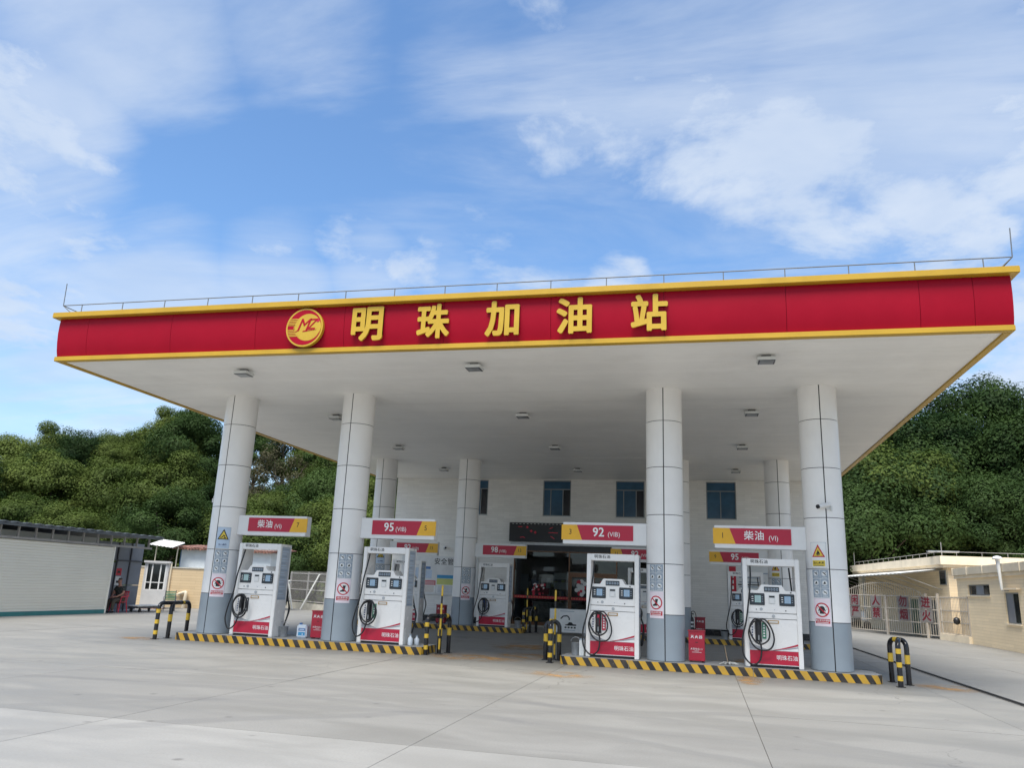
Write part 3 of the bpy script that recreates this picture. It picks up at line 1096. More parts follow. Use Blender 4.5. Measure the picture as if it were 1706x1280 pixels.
PNUM = {(0, 0): 7, (0, 1): 5, (0, 2): 3, (0, 3): 1, (1, 0): 15, (1, 1): 13, (1, 2): 11, (1, 3): 9}
CLAB = {7: 'front white panelled column bearing an explosion warning on the shed side', 5: 'front white panelled column beside the dispenser with a green nozzle label',
        3: 'front white panelled column beside the dispenser with a red nozzle', 1: 'front white panelled column bearing the red fire warning triangle',
        15: 'rear white column by the bar fence glimpsed behind a front column', 13: 'rear white column between the notice board and the 98 sign',
        11: 'rear white column almost wholly hidden by the front column of the red nozzle dispenser', 9: 'rear white column rising behind the diesel sign on the gate side'}
YR = [0.0, 11.505]
shells = {}
for zi in range(6):
    for sd_ in (-1, 1):
        shells[zi, sd_] = half_shell(RZ[zi], RZ[zi + 1] + (.008 if zi == 5 else 0), sd_, X['grey'] if zi == 0 else X['panel']).mesh('column_panel')
core = Geo().tube([(0, 0, .19), (0, 0, ZS)], RAD - .012, X['seam'], 32).mesh('column_core')
sheets = {}
for side in (1, -1):
    for kind in ('boot', 'jacket'):
        gs = [('safety_icon_sheet', icon_sheet()), ('prohibition_poster', ban_poster(kind))]
        if kind == 'jacket':
            gs.append(('warning_poster', None))
        for nm, g in gs:
            for fire in ((0, 1) if g is None else (0,)):
                q = g if g is not None else warn_poster(fire)
                q2 = Geo()
                q2.v, q2.f, q2.mi, q2.mats, q2.smooth = list(q.v), list(q.f), list(q.mi), list(q.mats), list(q.smooth)
                off = .02 if side > 0 else -.42
                q2.v = [(x + off, y, z) for x, y, z in q2.v]
                q2.slice_x(.022)
                q2.bend(RAD + .0012, 0)
                sheets[side, kind, nm, fire] = q2.mesh(nm)
for r_ in (0, 1):
    for c_ in range(4):
        num = PNUM[r_, c_]
        lab = CLAB[num]
        t_ = thing('canopy_column', lab, 'column', (CX[c_], YR[r_], 0), group='columns carrying the canopy')
        o = bpy.data.objects.new('column_core', core)
        COL.objects.link(o)
        o.parent = t_
        for (zi, sd_), me in shells.items():
            o = bpy.data.objects.new('base_panel' if zi == 0 else 'column_panel', me)
            COL.objects.link(o)
            o.parent = t_
        side = 1 if c_ < 2 else -1
        kind = 'jacket' if c_ in (0, 3) else 'boot'
        for (s2, k2, nm, fire), me in sheets.items():
            if s2 == side and k2 == kind and (nm != 'warning_poster' or fire == (1 if c_ == 3 else 0)):
                o = bpy.data.objects.new(nm, me)
                COL.objects.link(o)
                o.parent = t_

# cameras on the outer front columns and on the building wall
def cctv(loc, rz, lab):
    t_ = thing('security_camera', lab, 'camera', loc, rz, 'white security cameras')
    Geo().box(-.05, .05, -.03, 0, -.06, .06, X['offw']).build('wall_plate', t_, bevel=.006)
    Geo().tube([(0, -.02, 0), (0, -.10, -.02), (0, -.16, .03)], .016, X['offw'], 8).build('arm', t_)
    g = Geo()
    g.tube([(.0, -.06, .10), (.03, -.36, .03)], .055, X['white'], 14)
    g.build('housing', t_)
    g = Geo()
    g.tube([(.0301, -.361, .0298), (.0335, -.40, .0205)], .048, X['black'], 14)
    g.build('lens_hood', t_)
    return t_


cctv((-8.50, -.28, 3.84), 1.15, 'small white security camera on the column with the explosion warning')
cctv((8.25, -.455, 3.87), -1.1, 'small white security camera on the column with the fire warning')
cctv((-7.15, 17.18, 3.45), .4, 'white security camera on the building wall above the notice board')

# ================================================================== PUMP ISLANDS
def island(x0, x1, y, lab):
    hw, rad, h = .72, .30, .19
    t_ = thing('pump_island', lab, 'kerb island', ((x0 + x1) / 2, y, 0), group='pump islands with striped kerbs')
    L = (x1 - x0) / 2
    pts = []
    for cx, cy, a0 in ((L - rad, -hw + rad, -pi / 2), (L - rad, hw - rad, 0), (-L + rad, hw - rad, pi / 2), (-L + rad, -hw + rad, pi)):
        for i in range(7):
            a = a0 + pi / 2 * i / 6
            pts.append((cx + rad * math.cos(a), cy + rad * math.sin(a)))
    n = len(pts)
    g = Geo()
    ins = [(px * (1 - .012 / L), py * (1 - .012 / hw)) for px, py in pts]
    g.add([(a, b_, 0) for a, b_ in ins] + [(a, b_, h - .004) for a, b_ in ins], [tuple(range(n, 2 * n))] + [(i, (i + 1) % n, n + (i + 1) % n, n + i) for i in range(n)], X['islandtop'])
    g.build('island_base', t_)
    # perimeter distance for the plates
    per = [0.0]
    for i in range(n):
        a, b_ = pts[i], pts[(i + 1) % n]
        per.append(per[-1] + math.hypot(b_[0] - a[0], b_[1] - a[1]))
    P = per[-1]

    def at(s):
        s %= P
        for i in range(n):
            if s <= per[i + 1] + 1e-9:
                f = (s - per[i]) / max(1e-9, per[i + 1] - per[i])
                a, b_ = pts[i], pts[(i + 1) % n]
                return (a[0] + (b_[0] - a[0]) * f, a[1] + (b_[1] - a[1]) * f)

    starts = sorted([0.0, 2.55, 5.1, P - 2.55 * 1, P - 5.0, P - 1e-6, 7.7, 10.2, 12.7] if False else [P * i / 6 + .35 for i in range(6)])
    for k in range(6):
        s0, s1 = starts[k] + .006, starts[k] + P / 6 - .006
        ss = sorted([s0, s1] + [s for q in per for s in (q, q + P) if s0 + .01 < s < s1 - .01])
        g = Geo()
        vs, uvs = [], []
        for s in ss:
            px, py = at(s)
            q = (px * (1 - .014 / L), py * (1 - .03 / hw))
            vs += [(px, py, .002), (px, py, h), (q[0], q[1], h + .003), (q[0], q[1], .002)]
            uvs += [(s, 0), (s, h), (s, h), (s, 0)]
        m = len(ss)
        fs, mats_ = [], []
        for i in range(m - 1):
            fs.append((i * 4, (i + 1) * 4, (i + 1) * 4 + 1, i * 4 + 1))
        g.add(vs, fs, X['hazard'])
        nf = len(fs)
        g2 = [(i * 4 + 1, (i + 1) * 4 + 1, (i + 1) * 4 + 2, i * 4 + 2) for i in range(m - 1)]
        k2 = g._m(X['steel'])
        for f in g2:
            g.f.append(f)
            g.mi.append(k2)
            g.smooth.append(False)
        me = g.mesh('kerb_plate')
        ul = me.uv_layers.new(name='UVMap')
        for li, lp in enumerate(me.loops):
            ul.data[li].uv = uvs[lp.vertex_index]
        o = bpy.data.objects.new('kerb_plate', me)
        COL.objects.link(o)
        o.parent = t_
    return t_


island(-8.95, -1.72, 0, 'striped kerb island on the shed side carrying a blue labelled jug')
island(1.80, 9.10, 0, 'striped kerb island on the gate side with a mop lying on it')
island(-8.95, -1.72, YR[1], 'striped kerb island near the shop under the 98 sign')
island(1.80, 9.10, YR[1], 'striped kerb island near the shop under the rear 92 and 95 signs')

# ================================================================== GRADE SIGNS on the columns
def grade_sign(cx, y, outward, num, big, small, lab):
    """outward = +1: the box runs to +x from its column"""
    t_ = thing('grade_sign', lab, 'sign', (cx + outward * RAD, y, 0), group='fuel grade signs')
    s = outward
    a, c = sorted((s * (-.02), s * 2.12))
    Geo().box(a, c, -.15, .15, 2.90, 3.45, X['white']).build('sign_box', t_, bevel=.008)
    z0, z1 = 3.005, 3.385
    xi, xo = s * .32, s * 2.155
    xt, xb, yy = xi + (xo - xi) * .785, xi + (xo - xi) * .71, -.168
    red = [(xi, z0), (xb, z0), (xt, z1), (xi, z1)]
    amb = [(xb, z0), (xo, z0), (xo, z1), (xt, z1)]
    if s < 0:
        red, amb = red[::-1], amb[::-1]
    Geo().prism(red, yy, -.151, X['sred']).build('red_panel', t_)
    Geo().prism(amb, yy, -.151, X['syel']).build('amber_panel', t_)
    g3 = Geo()
    w, left, ty = abs(xo - xi), min(xi, xo), yy - .003
    cjk = ord(big[0]) > 255
    pb, ps, pn = ((.29, .515, .845) if cjk else (.27, .46, .845)) if s > 0 else ((.53, .775, .125) if cjk else (.52, .735, .125))
    if cjk:
        g3.text(big, left + pb * w, 3.20, .235, ty, X['print_w'], bold=.0035, space=1.12)
    else:
        g3.text(big, left + pb * w, 3.20, .32, ty, X['print_w'], bold=.006, sx=.95)
    g3.build('lettering', t_)
    Geo().text(small, left + ps * w, 3.155, .165, ty, X['print_w'], sx=.95).build('lettering', t_)
    Geo().text(str(num), left + pn * w, 3.20, .19, ty, X['print_k'], sx=.9).build('lettering', t_)
    return t_


SG = {7: ('柴油', '(VI)'), 5: ('95', '(VIB)'), 3: ('92', '(VIB)'), 1: ('柴油', '(VI)'), 15: ('92', '(VIB)'), 13: ('98', '(VIB)'), 11: ('92', '(VIB)'), 9: ('95', '(VIB)')}
SL = {7: 'red and amber diesel sign on the column with the explosion warning', 5: 'front red and amber 95 sign above the dispenser with a green nozzle label',
      3: 'front red and amber 92 sign overlapping the black display board', 1: 'red and amber diesel sign on the column with the fire warning',
      15: 'rear red and amber sign half hidden behind the dispenser with the green nozzle label', 13: 'red and amber 98 sign beside the shop window',
      11: 'rear red and amber 92 sign cut off by the column of the red nozzle dispenser', 9: 'rear red and amber 95 sign below and behind the diesel sign on the gate side'}
for (r_, c_), num in PNUM.items():
    grade_sign(CX[c_], YR[r_], 1 if c_ < 2 else -1, num, SG[num][0], SG[num][1], SL[num])

# ================================================================== FUEL DISPENSERS
def smooth_path(pts, n=8):
    P = [Vector(p) for p in pts]
    out = []
    for i in range(len(P) - 1):
        p0, p1, p2, p3 = P[max(i - 1, 0)], P[i], P[i + 1], P[min(i + 2, len(P) - 1)]
        for k in range(n):
            t = k / n
            out.append(.5 * ((2 * p1) + (p2 - p0) * t + (2 * p0 - 5 * p1 + 4 * p2 - p3) * t * t + (3 * p1 - p0 - 3 * p2 + p3) * t ** 3))
    out.append(P[-1])
    return out


def dispenser(num, cx, y, lab, sleeve, hose_kind):
    t_ = thing('fuel_dispenser', lab, 'fuel dispenser', (cx, y - .1, .19), group='white fuel dispensers')
    hw, D, H = .645, .30, 2.47
    for s in (-1, 1):
        a, c = sorted((s * hw, s * (hw - .105)))
        sp_ = Geo().box(a, c, -D, D, 0, H, X['pump']).build('side_panel', t_, bevel=.012)
        g = Geo()      # printed notices down the outer face
        for k in range(22):
            zc = 1.0 + k * .063
            w = .36 if k % 7 else .42
            g.add([(s * (hw + .0025), yy, zz_) for yy, zz_ in ((-w / 2, zc), (w / 2 - .05 * (k % 4), zc), (w / 2 - .05 * (k % 4), zc + .022), (-w / 2, zc + .022))], [(0, 1, 2, 3)], X['print_lb'] if k % 3 else X['note_b'])
        g.add([(s * (hw + .0015), yy, zz_) for yy, zz_ in ((-.22, .97), (.22, .97), (.22, 2.40), (-.22, 2.40))], [(0, 1, 2, 3)], X['note_a'])
        g.build('notice_print', sp_)
    hb = Geo().box(-hw + .105, hw - .105, -D, D, 2.305, H, X['pump']).build('top_beam', t_, bevel=.008)
    g = Geo().text('明珠石油', -.26, 2.395, .098, -D - .003, X['print_k'], bold=.0008, res=1, space=1.08)
    g.build('lettering', hb)
    x0, x1 = -hw + .107, hw - .107
    # console with its raised middle
    g = Geo()
    g.prism([(x0, 1.225), (x1, 1.225), (x1, 1.735), (.31, 1.735), (.235, 1.865), (-.235, 1.865), (-.31, 1.735), (x0, 1.735)], -D + .012, D - .012, X['pump'])
    con = g.build('console', t_, bevel=.01)
    yf = -D + .012
    g = Geo().box(-.17, .17, yf - .012, yf - .001, 1.705, 1.82, X['bezel'])
    for k in range(5):
        cx_ = -.128 + k * .064
        g.rect(cx_ - .022, cx_ + .022, 1.735, 1.79, yf - .0135, X['print_s'])
        g.rect(cx_ - .012, cx_ + .012, 1.752, 1.772, yf - .0145, X['bezel'])
    g.build('name_display', con)
    for cx_ in (-.335, .335):
        sc = Geo().box(cx_ - .17, cx_ + .17, yf - .02, yf - .001, 1.395, 1.665, X['bezel']).build('screen', con, bevel=.012)
        g = Geo().box(cx_ - .055, cx_ + .085, yf - .026, yf - .021, 1.455, 1.615, X['lcd2'] if (num in (1, 7) and cx_ < 0) else X['lcd'])
        for k in range(3):
            g.rect(cx_ - .038, cx_ + .06, 1.48 + k * .045, 1.497 + k * .045, yf - .0275, X['print_s'])
        g.build('lcd', sc)
        g = Geo()
        for k in range(3):
            g.rect(cx_ - .125, cx_ - .085, 1.475 + k * .05, 1.492 + k * .05, yf - .0215, X['print_w'])
            g.rect(cx_ + .105, cx_ + .135, 1.475 + k * .05, 1.487 + k * .05, yf - .0215, X['print_s'])
        g.build('button_print', sc)
    cs = Geo().box(-.075, .075, yf - .006, yf - .001, 1.43, 1.63, X['offw'])
    cs.box(-.062, .062, yf - .012, yf - .0065, 1.575, 1.615, X['black'])
    cs.box(-.05, .05, yf - .02, yf - .0065, 1.445, 1.56, X['white'])
    cs.build('card_reader', con)
    g = Geo()
    n = 16
    for (cx_, cz, rr, mm) in ((-.25, 1.305, .034, X['steel']), (-.36, 1.295, .012, X['print_k']), (.30, 1.285, .013, X['print_k']), (.43, 1.70, .016, X['print_k']), (.05, 1.30, .008, X['print_s'])):
        g.tube([(cx_, yf - .001, cz), (cx_, yf - .012, cz)], rr, mm, n)
    g.build('console_button', con)
    bandp = Geo().box(x0, x1, -D + .012, D - .012, 1.095, 1.212, X['pump']).build('band_panel', t_, bevel=.006)
    Geo().tube([(.02, -D + .011, 1.155), (.02, -D - .006, 1.155)], .037, X['steel'], 18).build('lock', bandp)
    lo = Geo().box(x0, x1, -D + .012, D - .012, .055, 1.083, X['pump']).build('lower_panel', t_, bevel=.008)
    y1 = -D + .0085
    g = Geo().box(-.115, .135, y1 - .006, y1, .985, 1.06, X['print_o'])
    g.rect(-.09, .11, 1.005, 1.04, y1 - .0075, X['pale'])
    g.build('name_plate', lo)
    g = Geo()
    # red foot with a swoosh
    N_ = 14
    top = [(x0 + (x1 - x0) * i / N_, .42 - .10 * math.sin(pi * min(1, i / N_ / .85)) * .35 + .0 * i) for i in range(N_ + 1)]
    g.flat([(x0, .075), (x1, .075)] + [(x, .385 + .0 * z) for x, z in reversed(top)], y1, X['pred'])

    def sw(f0, f1, m, y_):
        pts0, pts1 = [], []
        for i in range(N_ + 1):
            q = i / N_
            pts0.append((x0 + (x1 - x0) * q, f0(q)))
            pts1.append((x0 + (x1 - x0) * q, f1(q)))
        for i in range(N_):
            g.flat([pts0[i], pts0[i + 1], pts1[i + 1], pts1[i]], y_, m)

    sw(lambda q: .38, lambda q: .385 + .15 * max(0, 1 - q / .42) ** 1.0, X['pgrey'], y1 - .0012)
    sw(lambda q: .384, lambda q: .395 + .02 * max(0, q - .35), X['print_w'], y1 - .0024)
    sw(lambda q: .375 + .085 * max(0, (q - .36) / .64) ** 1.6, lambda q: .385 + .10 * max(0, (q - .36) / .64) ** 1.4, X['pgrey'], y1 - .0024)
    sw(lambda q: .383 + .125 * max(0, (q - .40) / .6) ** 1.5, lambda q: .385 + .165 * max(0, (q - .40) / .6) ** 1.35, X['pred'], y1 - .0036)
    g.text('明珠石油', .285, .225, .118, y1 - .004, X['print_w'], bold=.0006, res=2, space=1.02)
    g.build('foot_print', lo)
    Geo().box(x0 - .02, x1 + .02, -D + .06, D - .06, 0, .054, X['black']).build('plinth', t_)
    # nozzle boot, label strips, nozzle
    hx = -.33
    ho = Geo()
    ho.box(hx - .19, hx - .085, -D - .012, -D + .0115, .575, 1.03, X['pump'])
    ho.box(hx - .085, hx + .075, -D - .03, -D + .0115, .56, 1.05, X['black'])
    ho = ho.build('nozzle_boot', t_, bevel=.006)
    g = Geo()
    g.box(hx + .08, hx + .17, -D - .008, -D + .0115, .64, 1.0, sleeve)
    for k in range(5):
        g.rect(hx + .105, hx + .145, .68 + k * .06, .715 + k * .06, -D - .0095, X['print_w'])
    for k in range(6):
        g.rect(hx - .155, hx - .125, .63 + k * .06, .665 + k * .06, -D - .0135, X['print_n'])
    g.build('grade_label', ho)
    nz_ = Geo()
    nz_.tube([(hx - .005, -D - .055, 1.0), (hx - .005, -D - .075, .86), (hx - .005, -D - .085, .72)], [.028, .036, .030], sleeve if num in (3, 13) else X['black'], 10)
    nz_.box(hx - .03, hx + .022, -D - .13, -D - .095, .72, .93, X['black'])
    nz_ = nz_.build('nozzle', t_)
    Geo().tube([(hx - .005, -D - .086, .7195), (hx - .005, -D - .088, .61)], [.020, .016], X['steel'], 10).build('spout', nz_)
    # hoses
    yh = -D - .10
    if hose_kind == 'wide':
        A = [(-.47, -D + .05, 2.29), (-.475, -D - .02, 2.0), (-.52, yh, 1.6), (-.60, yh, 1.05), (-.70, yh - .02, .62), (-.68, yh - .02, .25), (-.50, yh - .02, .06), (-.33, yh - .03, .16), (-.285, yh - .03, .42), (-.335, yh - .01, .60)]
        B = [(-.335, yh + .02, 1.06), (-.47, yh - .03, .98), (-.56, yh - .04, .78), (-.50, yh - .04, .54), (-.34, yh - .05, .40), (-.10, yh - .05, .42), (.0, yh - .05, .62), (-.05, yh - .05, .88), (-.19, yh - .03, 1.07), (-.335, yh + .02, 1.06)]
        Cc = [(-.33, yh - .0, 1.07), (-.20, yh - .06, 1.0), (-.10, yh - .07, .82), (-.13, yh - .07, .62), (-.30, yh - .07, .52), (-.45, yh - .06, .62), (-.54, yh - .06, .85), (-.45, yh - .03, 1.05), (-.34, yh, 1.08)]
    else:
        A = [(-.48, -D + .05, 2.29), (-.50, -D - .02, 2.0), (-.545, yh, 1.6), (-.60, yh, 1.15), (-.70, yh - .02, .75), (-.74, yh - .02, .42), (-.62, yh - .02, .17), (-.43, yh - .03, .28), (-.335, yh - .01, .60)]
        B = [(-.335, yh + .02, 1.06), (-.48, yh - .03, .98), (-.555, yh - .04, .78), (-.49, yh - .04, .56), (-.33, yh - .05, .47), (-.16, yh - .05, .56), (-.085, yh - .05, .78), (-.16, yh - .05, .98), (-.335, yh + .02, 1.07)]
        Cc = [(-.33, yh - .0, 1.09), (-.44, yh - .08, 1.03), (-.52, yh - .085, .82), (-.44, yh - .085, .60), (-.29, yh - .085, .54), (-.14, yh - .07, .70), (-.12, yh - .07, .90), (-.22, yh - .05, 1.06), (-.33, yh, 1.09)]
    g = Geo()
    for P in (A, B, Cc):
        g.tube(smooth_path(P, 7), .019, X['rubber'], 8)
    g.build('hose', t_)
    # the far side's hose hangs out past the end panel
    xr = hw + .03
    g = Geo()
    g.tube(smooth_path([(.46, D - .06, 2.29), (.49, D - .02, 2.0), (.54, D + .1, 1.55), (.60, D + .13, 1.1), (xr + .04, D + .06, .72), (xr + .02, D - .04, .35), (xr - .02, D + .02, .33), (xr + .03, D + .12, .72), (xr - .06, D + .1, 1.0)], 7), .019, X['rubber'], 8)
    g.build('rear_hose', t_)
    g = Geo()
    g.box(.25, .41, D - .0115, D + .03, .56, 1.05, X['black'])
    g.tube([(.33, D + .06, 1.0), (.33, D + .08, .72)], [.03, .03], X['black'], 10)
    g.build('rear_nozzle', t_)
    return t_


DX = {0: -8.13 + 1.385, 1: -4.334 + 1.35, 2: 4.334 - 1.27, 3: 8.13 - 1.31}
SLV = {7: X['bezel'], 5: X['print_g'], 3: X['pred'], 1: X['print_g'], 15: X['pred'], 13: X['print_n'], 11: X['print_r'], 9: X['print_g']}
DL = {7: 'white and red fuel dispenser between the explosion warning column and the blue labelled jug', 5: 'white and red front dispenser with green nozzle label beside two white bottles',
      3: 'white and red front dispenser with a red nozzle beside the tall bucket', 1: 'white and red front dispenser with big trailing hose loops next to the mop',
      15: 'rear fuel dispenser mostly hidden behind the front one with the green label', 13: 'rear fuel dispenser with a blue nozzle under the 98 sign',
      11: 'rear fuel dispenser glimpsed behind the front one with the red nozzle', 9: 'rear fuel dispenser half hidden behind the one with trailing hose loops'}
for (r_, c_), num in PNUM.items():
    dispenser(num, DX[c_], YR[r_], DL[num], SLV[num], 'wide' if num in (1, 3) else 'tight')

# ================================================================== STATION BUILDING behind the canopy
WY = 17.2
bl = thing('station_building', 'pale tiled station building with a glass shop front under the canopy', 'building', (0, 0, 0))
BX0, BX1, BZ = -9.87, 9.95, 7.6
WIN = [(-6.36, -5.04), (-2.25, -.88), (1.29, 2.65), (5.49, 6.83)]
WZ0, WZ1 = 5.15, 6.88
SX0, SX1, SZ = -3.6, 4.0, 3.48
g = Geo()
D_ = .25
cuts = sorted([BX0, BX1, SX0, SX1] + [v for w in WIN for v in w])


def wallbox(x0, x1, z0, z1):
    g.box(x0, x1, WY, WY + D_, z0, z1, X['facade'])


wallbox(BX0, SX0, .28, WZ0)
wallbox(SX1, BX1, .28, WZ0)
wallbox(SX0, SX1, SZ, WZ0)
xs_ = [BX0] + [v for w in WIN for v in w] + [BX1]
for i in range(0, len(xs_), 2):
    wallbox(xs_[i], xs_[i + 1], WZ0, WZ1)
wallbox(BX0, BX1, WZ1, BZ)
g.box(BX0, BX0 + D_, WY + D_, WY + 9, 0, BZ, X['facade'])
g.box(BX1 - D_, BX1, WY + D_, WY + 9, 0, BZ, X['facade'])
g.box(BX0 + D_, BX1 - D_, WY + 8.75, WY + 9, 0, BZ, X['facade'])
g.build('wall', bl)
g = Geo()
g.box(BX0, SX0, WY - .012, WY + D_, 0, .277, X['plinth'])
g.build('plinth', bl)
Geo().box(SX1, BX1, WY - .012, WY + D_, 0, .277, X['plinth']).build('plinth', bl)
Geo().box(BX0 - .1, BX1 + .1, WY + .0, WY + 9.1, BZ + .002, BZ + .25, X['offw']).build('roof', bl)
for (x0, x1), style in zip(WIN, (1, 1, 1, 0)):
    g = Geo()
    w, f = x1 - x0, .045
    y0, y1 = WY + .06, WY + .13
    zt = 6.45
    g.box(x0, x1, y0, y1, WZ0, WZ0 + f, X['wframe'])
    g.box(x0, x1, y0, y1, WZ1 - f, WZ1, X['wframe'])
    g.box(x0, x0 + f, y0, y1, WZ0 + f, WZ1 - f, X['wframe'])
    g.box(x1 - f, x1, y0, y1, WZ0 + f, WZ1 - f, X['wframe'])
    g.box(x0 + f, x1 - f, y0, y1, zt - f / 2, zt + f / 2, X['wframe'])
    ms = [x0 + w * .27, x0 + w * .71] if style else [x0 + w * .48]
    for m_ in ms:
        g.box(m_ - .022, m_ + .022, y0 + .005, y1, WZ0 + f, zt - f / 2, X['wframe'])
    fr = g.build('window', bl)
    Geo().box(x0 + f, x1 - f, WY + .09, WY + .10, zt + f / 2, WZ1 - f, X['wglass']).build('pane', fr)
    es = [x0 + f] + ms + [x1 - f]
    for i in range(len(es) - 1):
        mm = X['bglass'] if (style and i == 2) else X['wglass']
        Geo().box(es[i] + (.022 if i else 0), es[i + 1] - (.022 if i < len(es) - 2 else 0), WY + .092 + .012 * (i % 2), WY + .102 + .012 * (i % 2), WZ0 + f, zt - f / 2, mm).build('pane', fr)
    Geo().box(x0 - .04, x1 + .04, WY - .03, WY + .058, WZ0 - .05, WZ0 - .002, X['offw']).build('sill', fr)
    Geo().box(x0 - .0, x1 + .0, WY + .35, WY + .4, WZ0 - .1, WZ1 + .1, X['dark']).build('backing', fr)
# shop front
sf = g = Geo()
fw = .06
y0, y1 = WY + .02, WY + .12
ZT = 2.47
for x in (SX0, -.92, 1.32, SX1 - fw):
    g.box(x, x + fw, y0, y1, .06, SZ, X['bronze'])
g.box(SX0 + fw, SX1 - fw, y0 + .004, y1, SZ - .05, SZ, X['bronze'])
g.box(-.86, 1.32, y0 + .004, y1, ZT - .05, ZT + .05, X['bronze'])
g.box(SX0 + fw, -.92, y0 + .004, y1, .06, .2, X['bronze'])
g.box(1.38, SX1 - fw, y0 + .004, y1, .06, .2, X['bronze'])
sf = g.build('shop_front', bl)
Geo().box(SX0 - .1, SX1 + .1, WY - .4, WY + .3, 0, .055, X['wallst']).build('doorstep', bl)
for (a, c, z0, z1) in ((SX0 + fw, -.92, .2, SZ - .05), (1.38, SX1 - fw, .2, SZ - .05), (-.86, 1.32, ZT + .05, SZ - .05)):
    Geo().box(a, c, WY + .06, WY + .068, z0, z1, X['shopglass']).build('glass_pane', sf)
for (a, c) in ((-.855, .225), (.235, 1.315)):
    g = Geo()
    g.box(a, a + .09, y0 + .02, y1 - .02, .065, ZT - .055, X['bronze'])
    g.box(c - .09, c, y0 + .02, y1 - .02, .065, ZT - .055, X['bronze'])
    g.box(a + .09, c - .09, y0 + .02, y1 - .02, .065, .2, X['bronze'])
    g.box(a + .09, c - .09, y0 + .02, y1 - .02, ZT - .15, ZT - .055, X['bronze'])
    d_ = g.build('door', bl)
    Geo().box(a + .09, c - .09, WY + .066, WY + .074, .2, ZT - .15, X['shopglass']).build('glass_pane', d_)
    g = Geo()
    xm = (a + c) / 2
    for k in range(9):
        q = 2 * pi * k / 9
        rr = .22 if k % 2 else .14
        g.disc(xm + rr * math.cos(q), 1.83 + .3 * math.sin(q), .10, WY + .062 - .0006 * k, X['pale'] if k % 3 else X['print_r'], 12)
    g.disc(xm, 1.82, .17, WY + .055, X['pale'], 16)
    g.rect(xm - .06, xm + .06, 1.62, 1.74, WY + .054, X['print_r'])
    g.build('paper_flower', d_)
    xx = c - .14 if a < 0 else a + .14
    Geo().tube([(xx, WY - .02, .95), (xx, WY - .02, 1.55)], .018, X['steel'], 8).build('handle', d_)
for (a, c) in ((SX0 + fw, -.92), (-.85, .22), (.24, 1.31), (1.38, SX1 - fw)):
    g = Geo().rect(a, c, 1.27, 1.39, WY + .0582 if c < -.5 or a > 1.35 else WY + .04, X['print_r'])
    yb = (WY + .0575 if c < -.5 or a > 1.35 else WY + .0393)
    n = int((c - a) / .13)
    for k in range(n):
        g.rect(a + .06 + k * .13, a + .12 + k * .13, 1.31, 1.355, yb, X['print_o'])
    g.build('warning_strip', sf)
Geo().box(SX0 - .12, SX1 + .12, WY - .10, WY - .002, SZ + .005, 3.74, X['ledk']).build('door_header', bl)
Geo().box(SX0 - .16, SX1 + .16, WY - .16, WY - .002, 3.745, 3.86, X['steel']).build('header_trim', bl)
# the inside of the shop
rm = thing('shop_interior', 'dim shop room with counter and shelves seen through the bronze framed glass', 'shop room')
g = Geo()
g.box(-5.5, 6.0, WY + 6.0, WY + 6.1, 0, 3.4, X['dark'])
g.box(-5.6, -5.5, WY + .3, WY + 6.1, 0, 3.4, X['dark'])
g.box(6.0, 6.1, WY + .3, WY + 6.1, 0, 3.4, X['dark'])
g.box(-5.6, 6.1, WY + .26, WY + 6.1, 3.4, 3.5, X['dark'])
g.box(-5.5, 6.0, WY + .3, WY + 6.0, .0, .05, X['islandtop'])
g.build('room_shell', rm)
Geo().box(-2.9, -.8, WY + 1.6, WY + 2.2, .05, 1.05, X['goods']).box(-2.95, -.75, WY + 1.55, WY + 2.25, 1.053, 1.1, X['offw']).build('counter', rm)
Geo().box(-1.5, -.95, WY + .5, WY + .9, .05, .95, X['pale']).build('white_cabinet', rm)
for sx_ in (-3.3, -2.1, 1.9, 3.1):
    sh = Geo()
    for z in (.3, .8, 1.3, 1.8, 2.2):
        sh.box(sx_ - .5, sx_ + .5, WY + 3.4, WY + 3.8, z, z + .03, X['shedpanel'])
    sh = sh.build('shelf', rm)
    for z in (.33, .83, 1.33, 1.83):
        for k in range(5):
            h = R.uniform(.2, .36)
            Geo().box(sx_ - .45 + k * .18, sx_ - .31 + k * .18, WY + 3.4, WY + 3.6, z + .001, z + h, R.choice([X['goods'], X['print_r'], X['print_b'], X['pale'], X['lime']])).build('package', sh)
for (a, c, z0, z1, mm, yy) in ((-1.78, -1.02, 2.2, 2.5, 'pale', .9), (-1.75, -1.05, 1.72, 2.05, 'pale', .9), (-2.1, -1.9, 1.75, 2.25, 'pale', .7), (-2.75, -2.0, 1.45, 1.95, 'print_r', .8), (-3.4, -3.0, 1.6, 2.4, 'shedpanel', .8)):
    Geo().box(a, c, WY + yy, WY + yy + .05, z0, z1, X[mm]).build('wall_poster', rm)
g = Geo()
for k in range(26):
    cx, cz = -2.35 + R.uniform(-.28, .28), 1.72 + R.uniform(-.28, .28)
    g.disc(cx, cz, R.uniform(.03, .07), WY + .052 - .0004 * k, R.choice([X['print_r'], X['pred'], X['pale']]), 10)
g.build('window_flowers', rm)

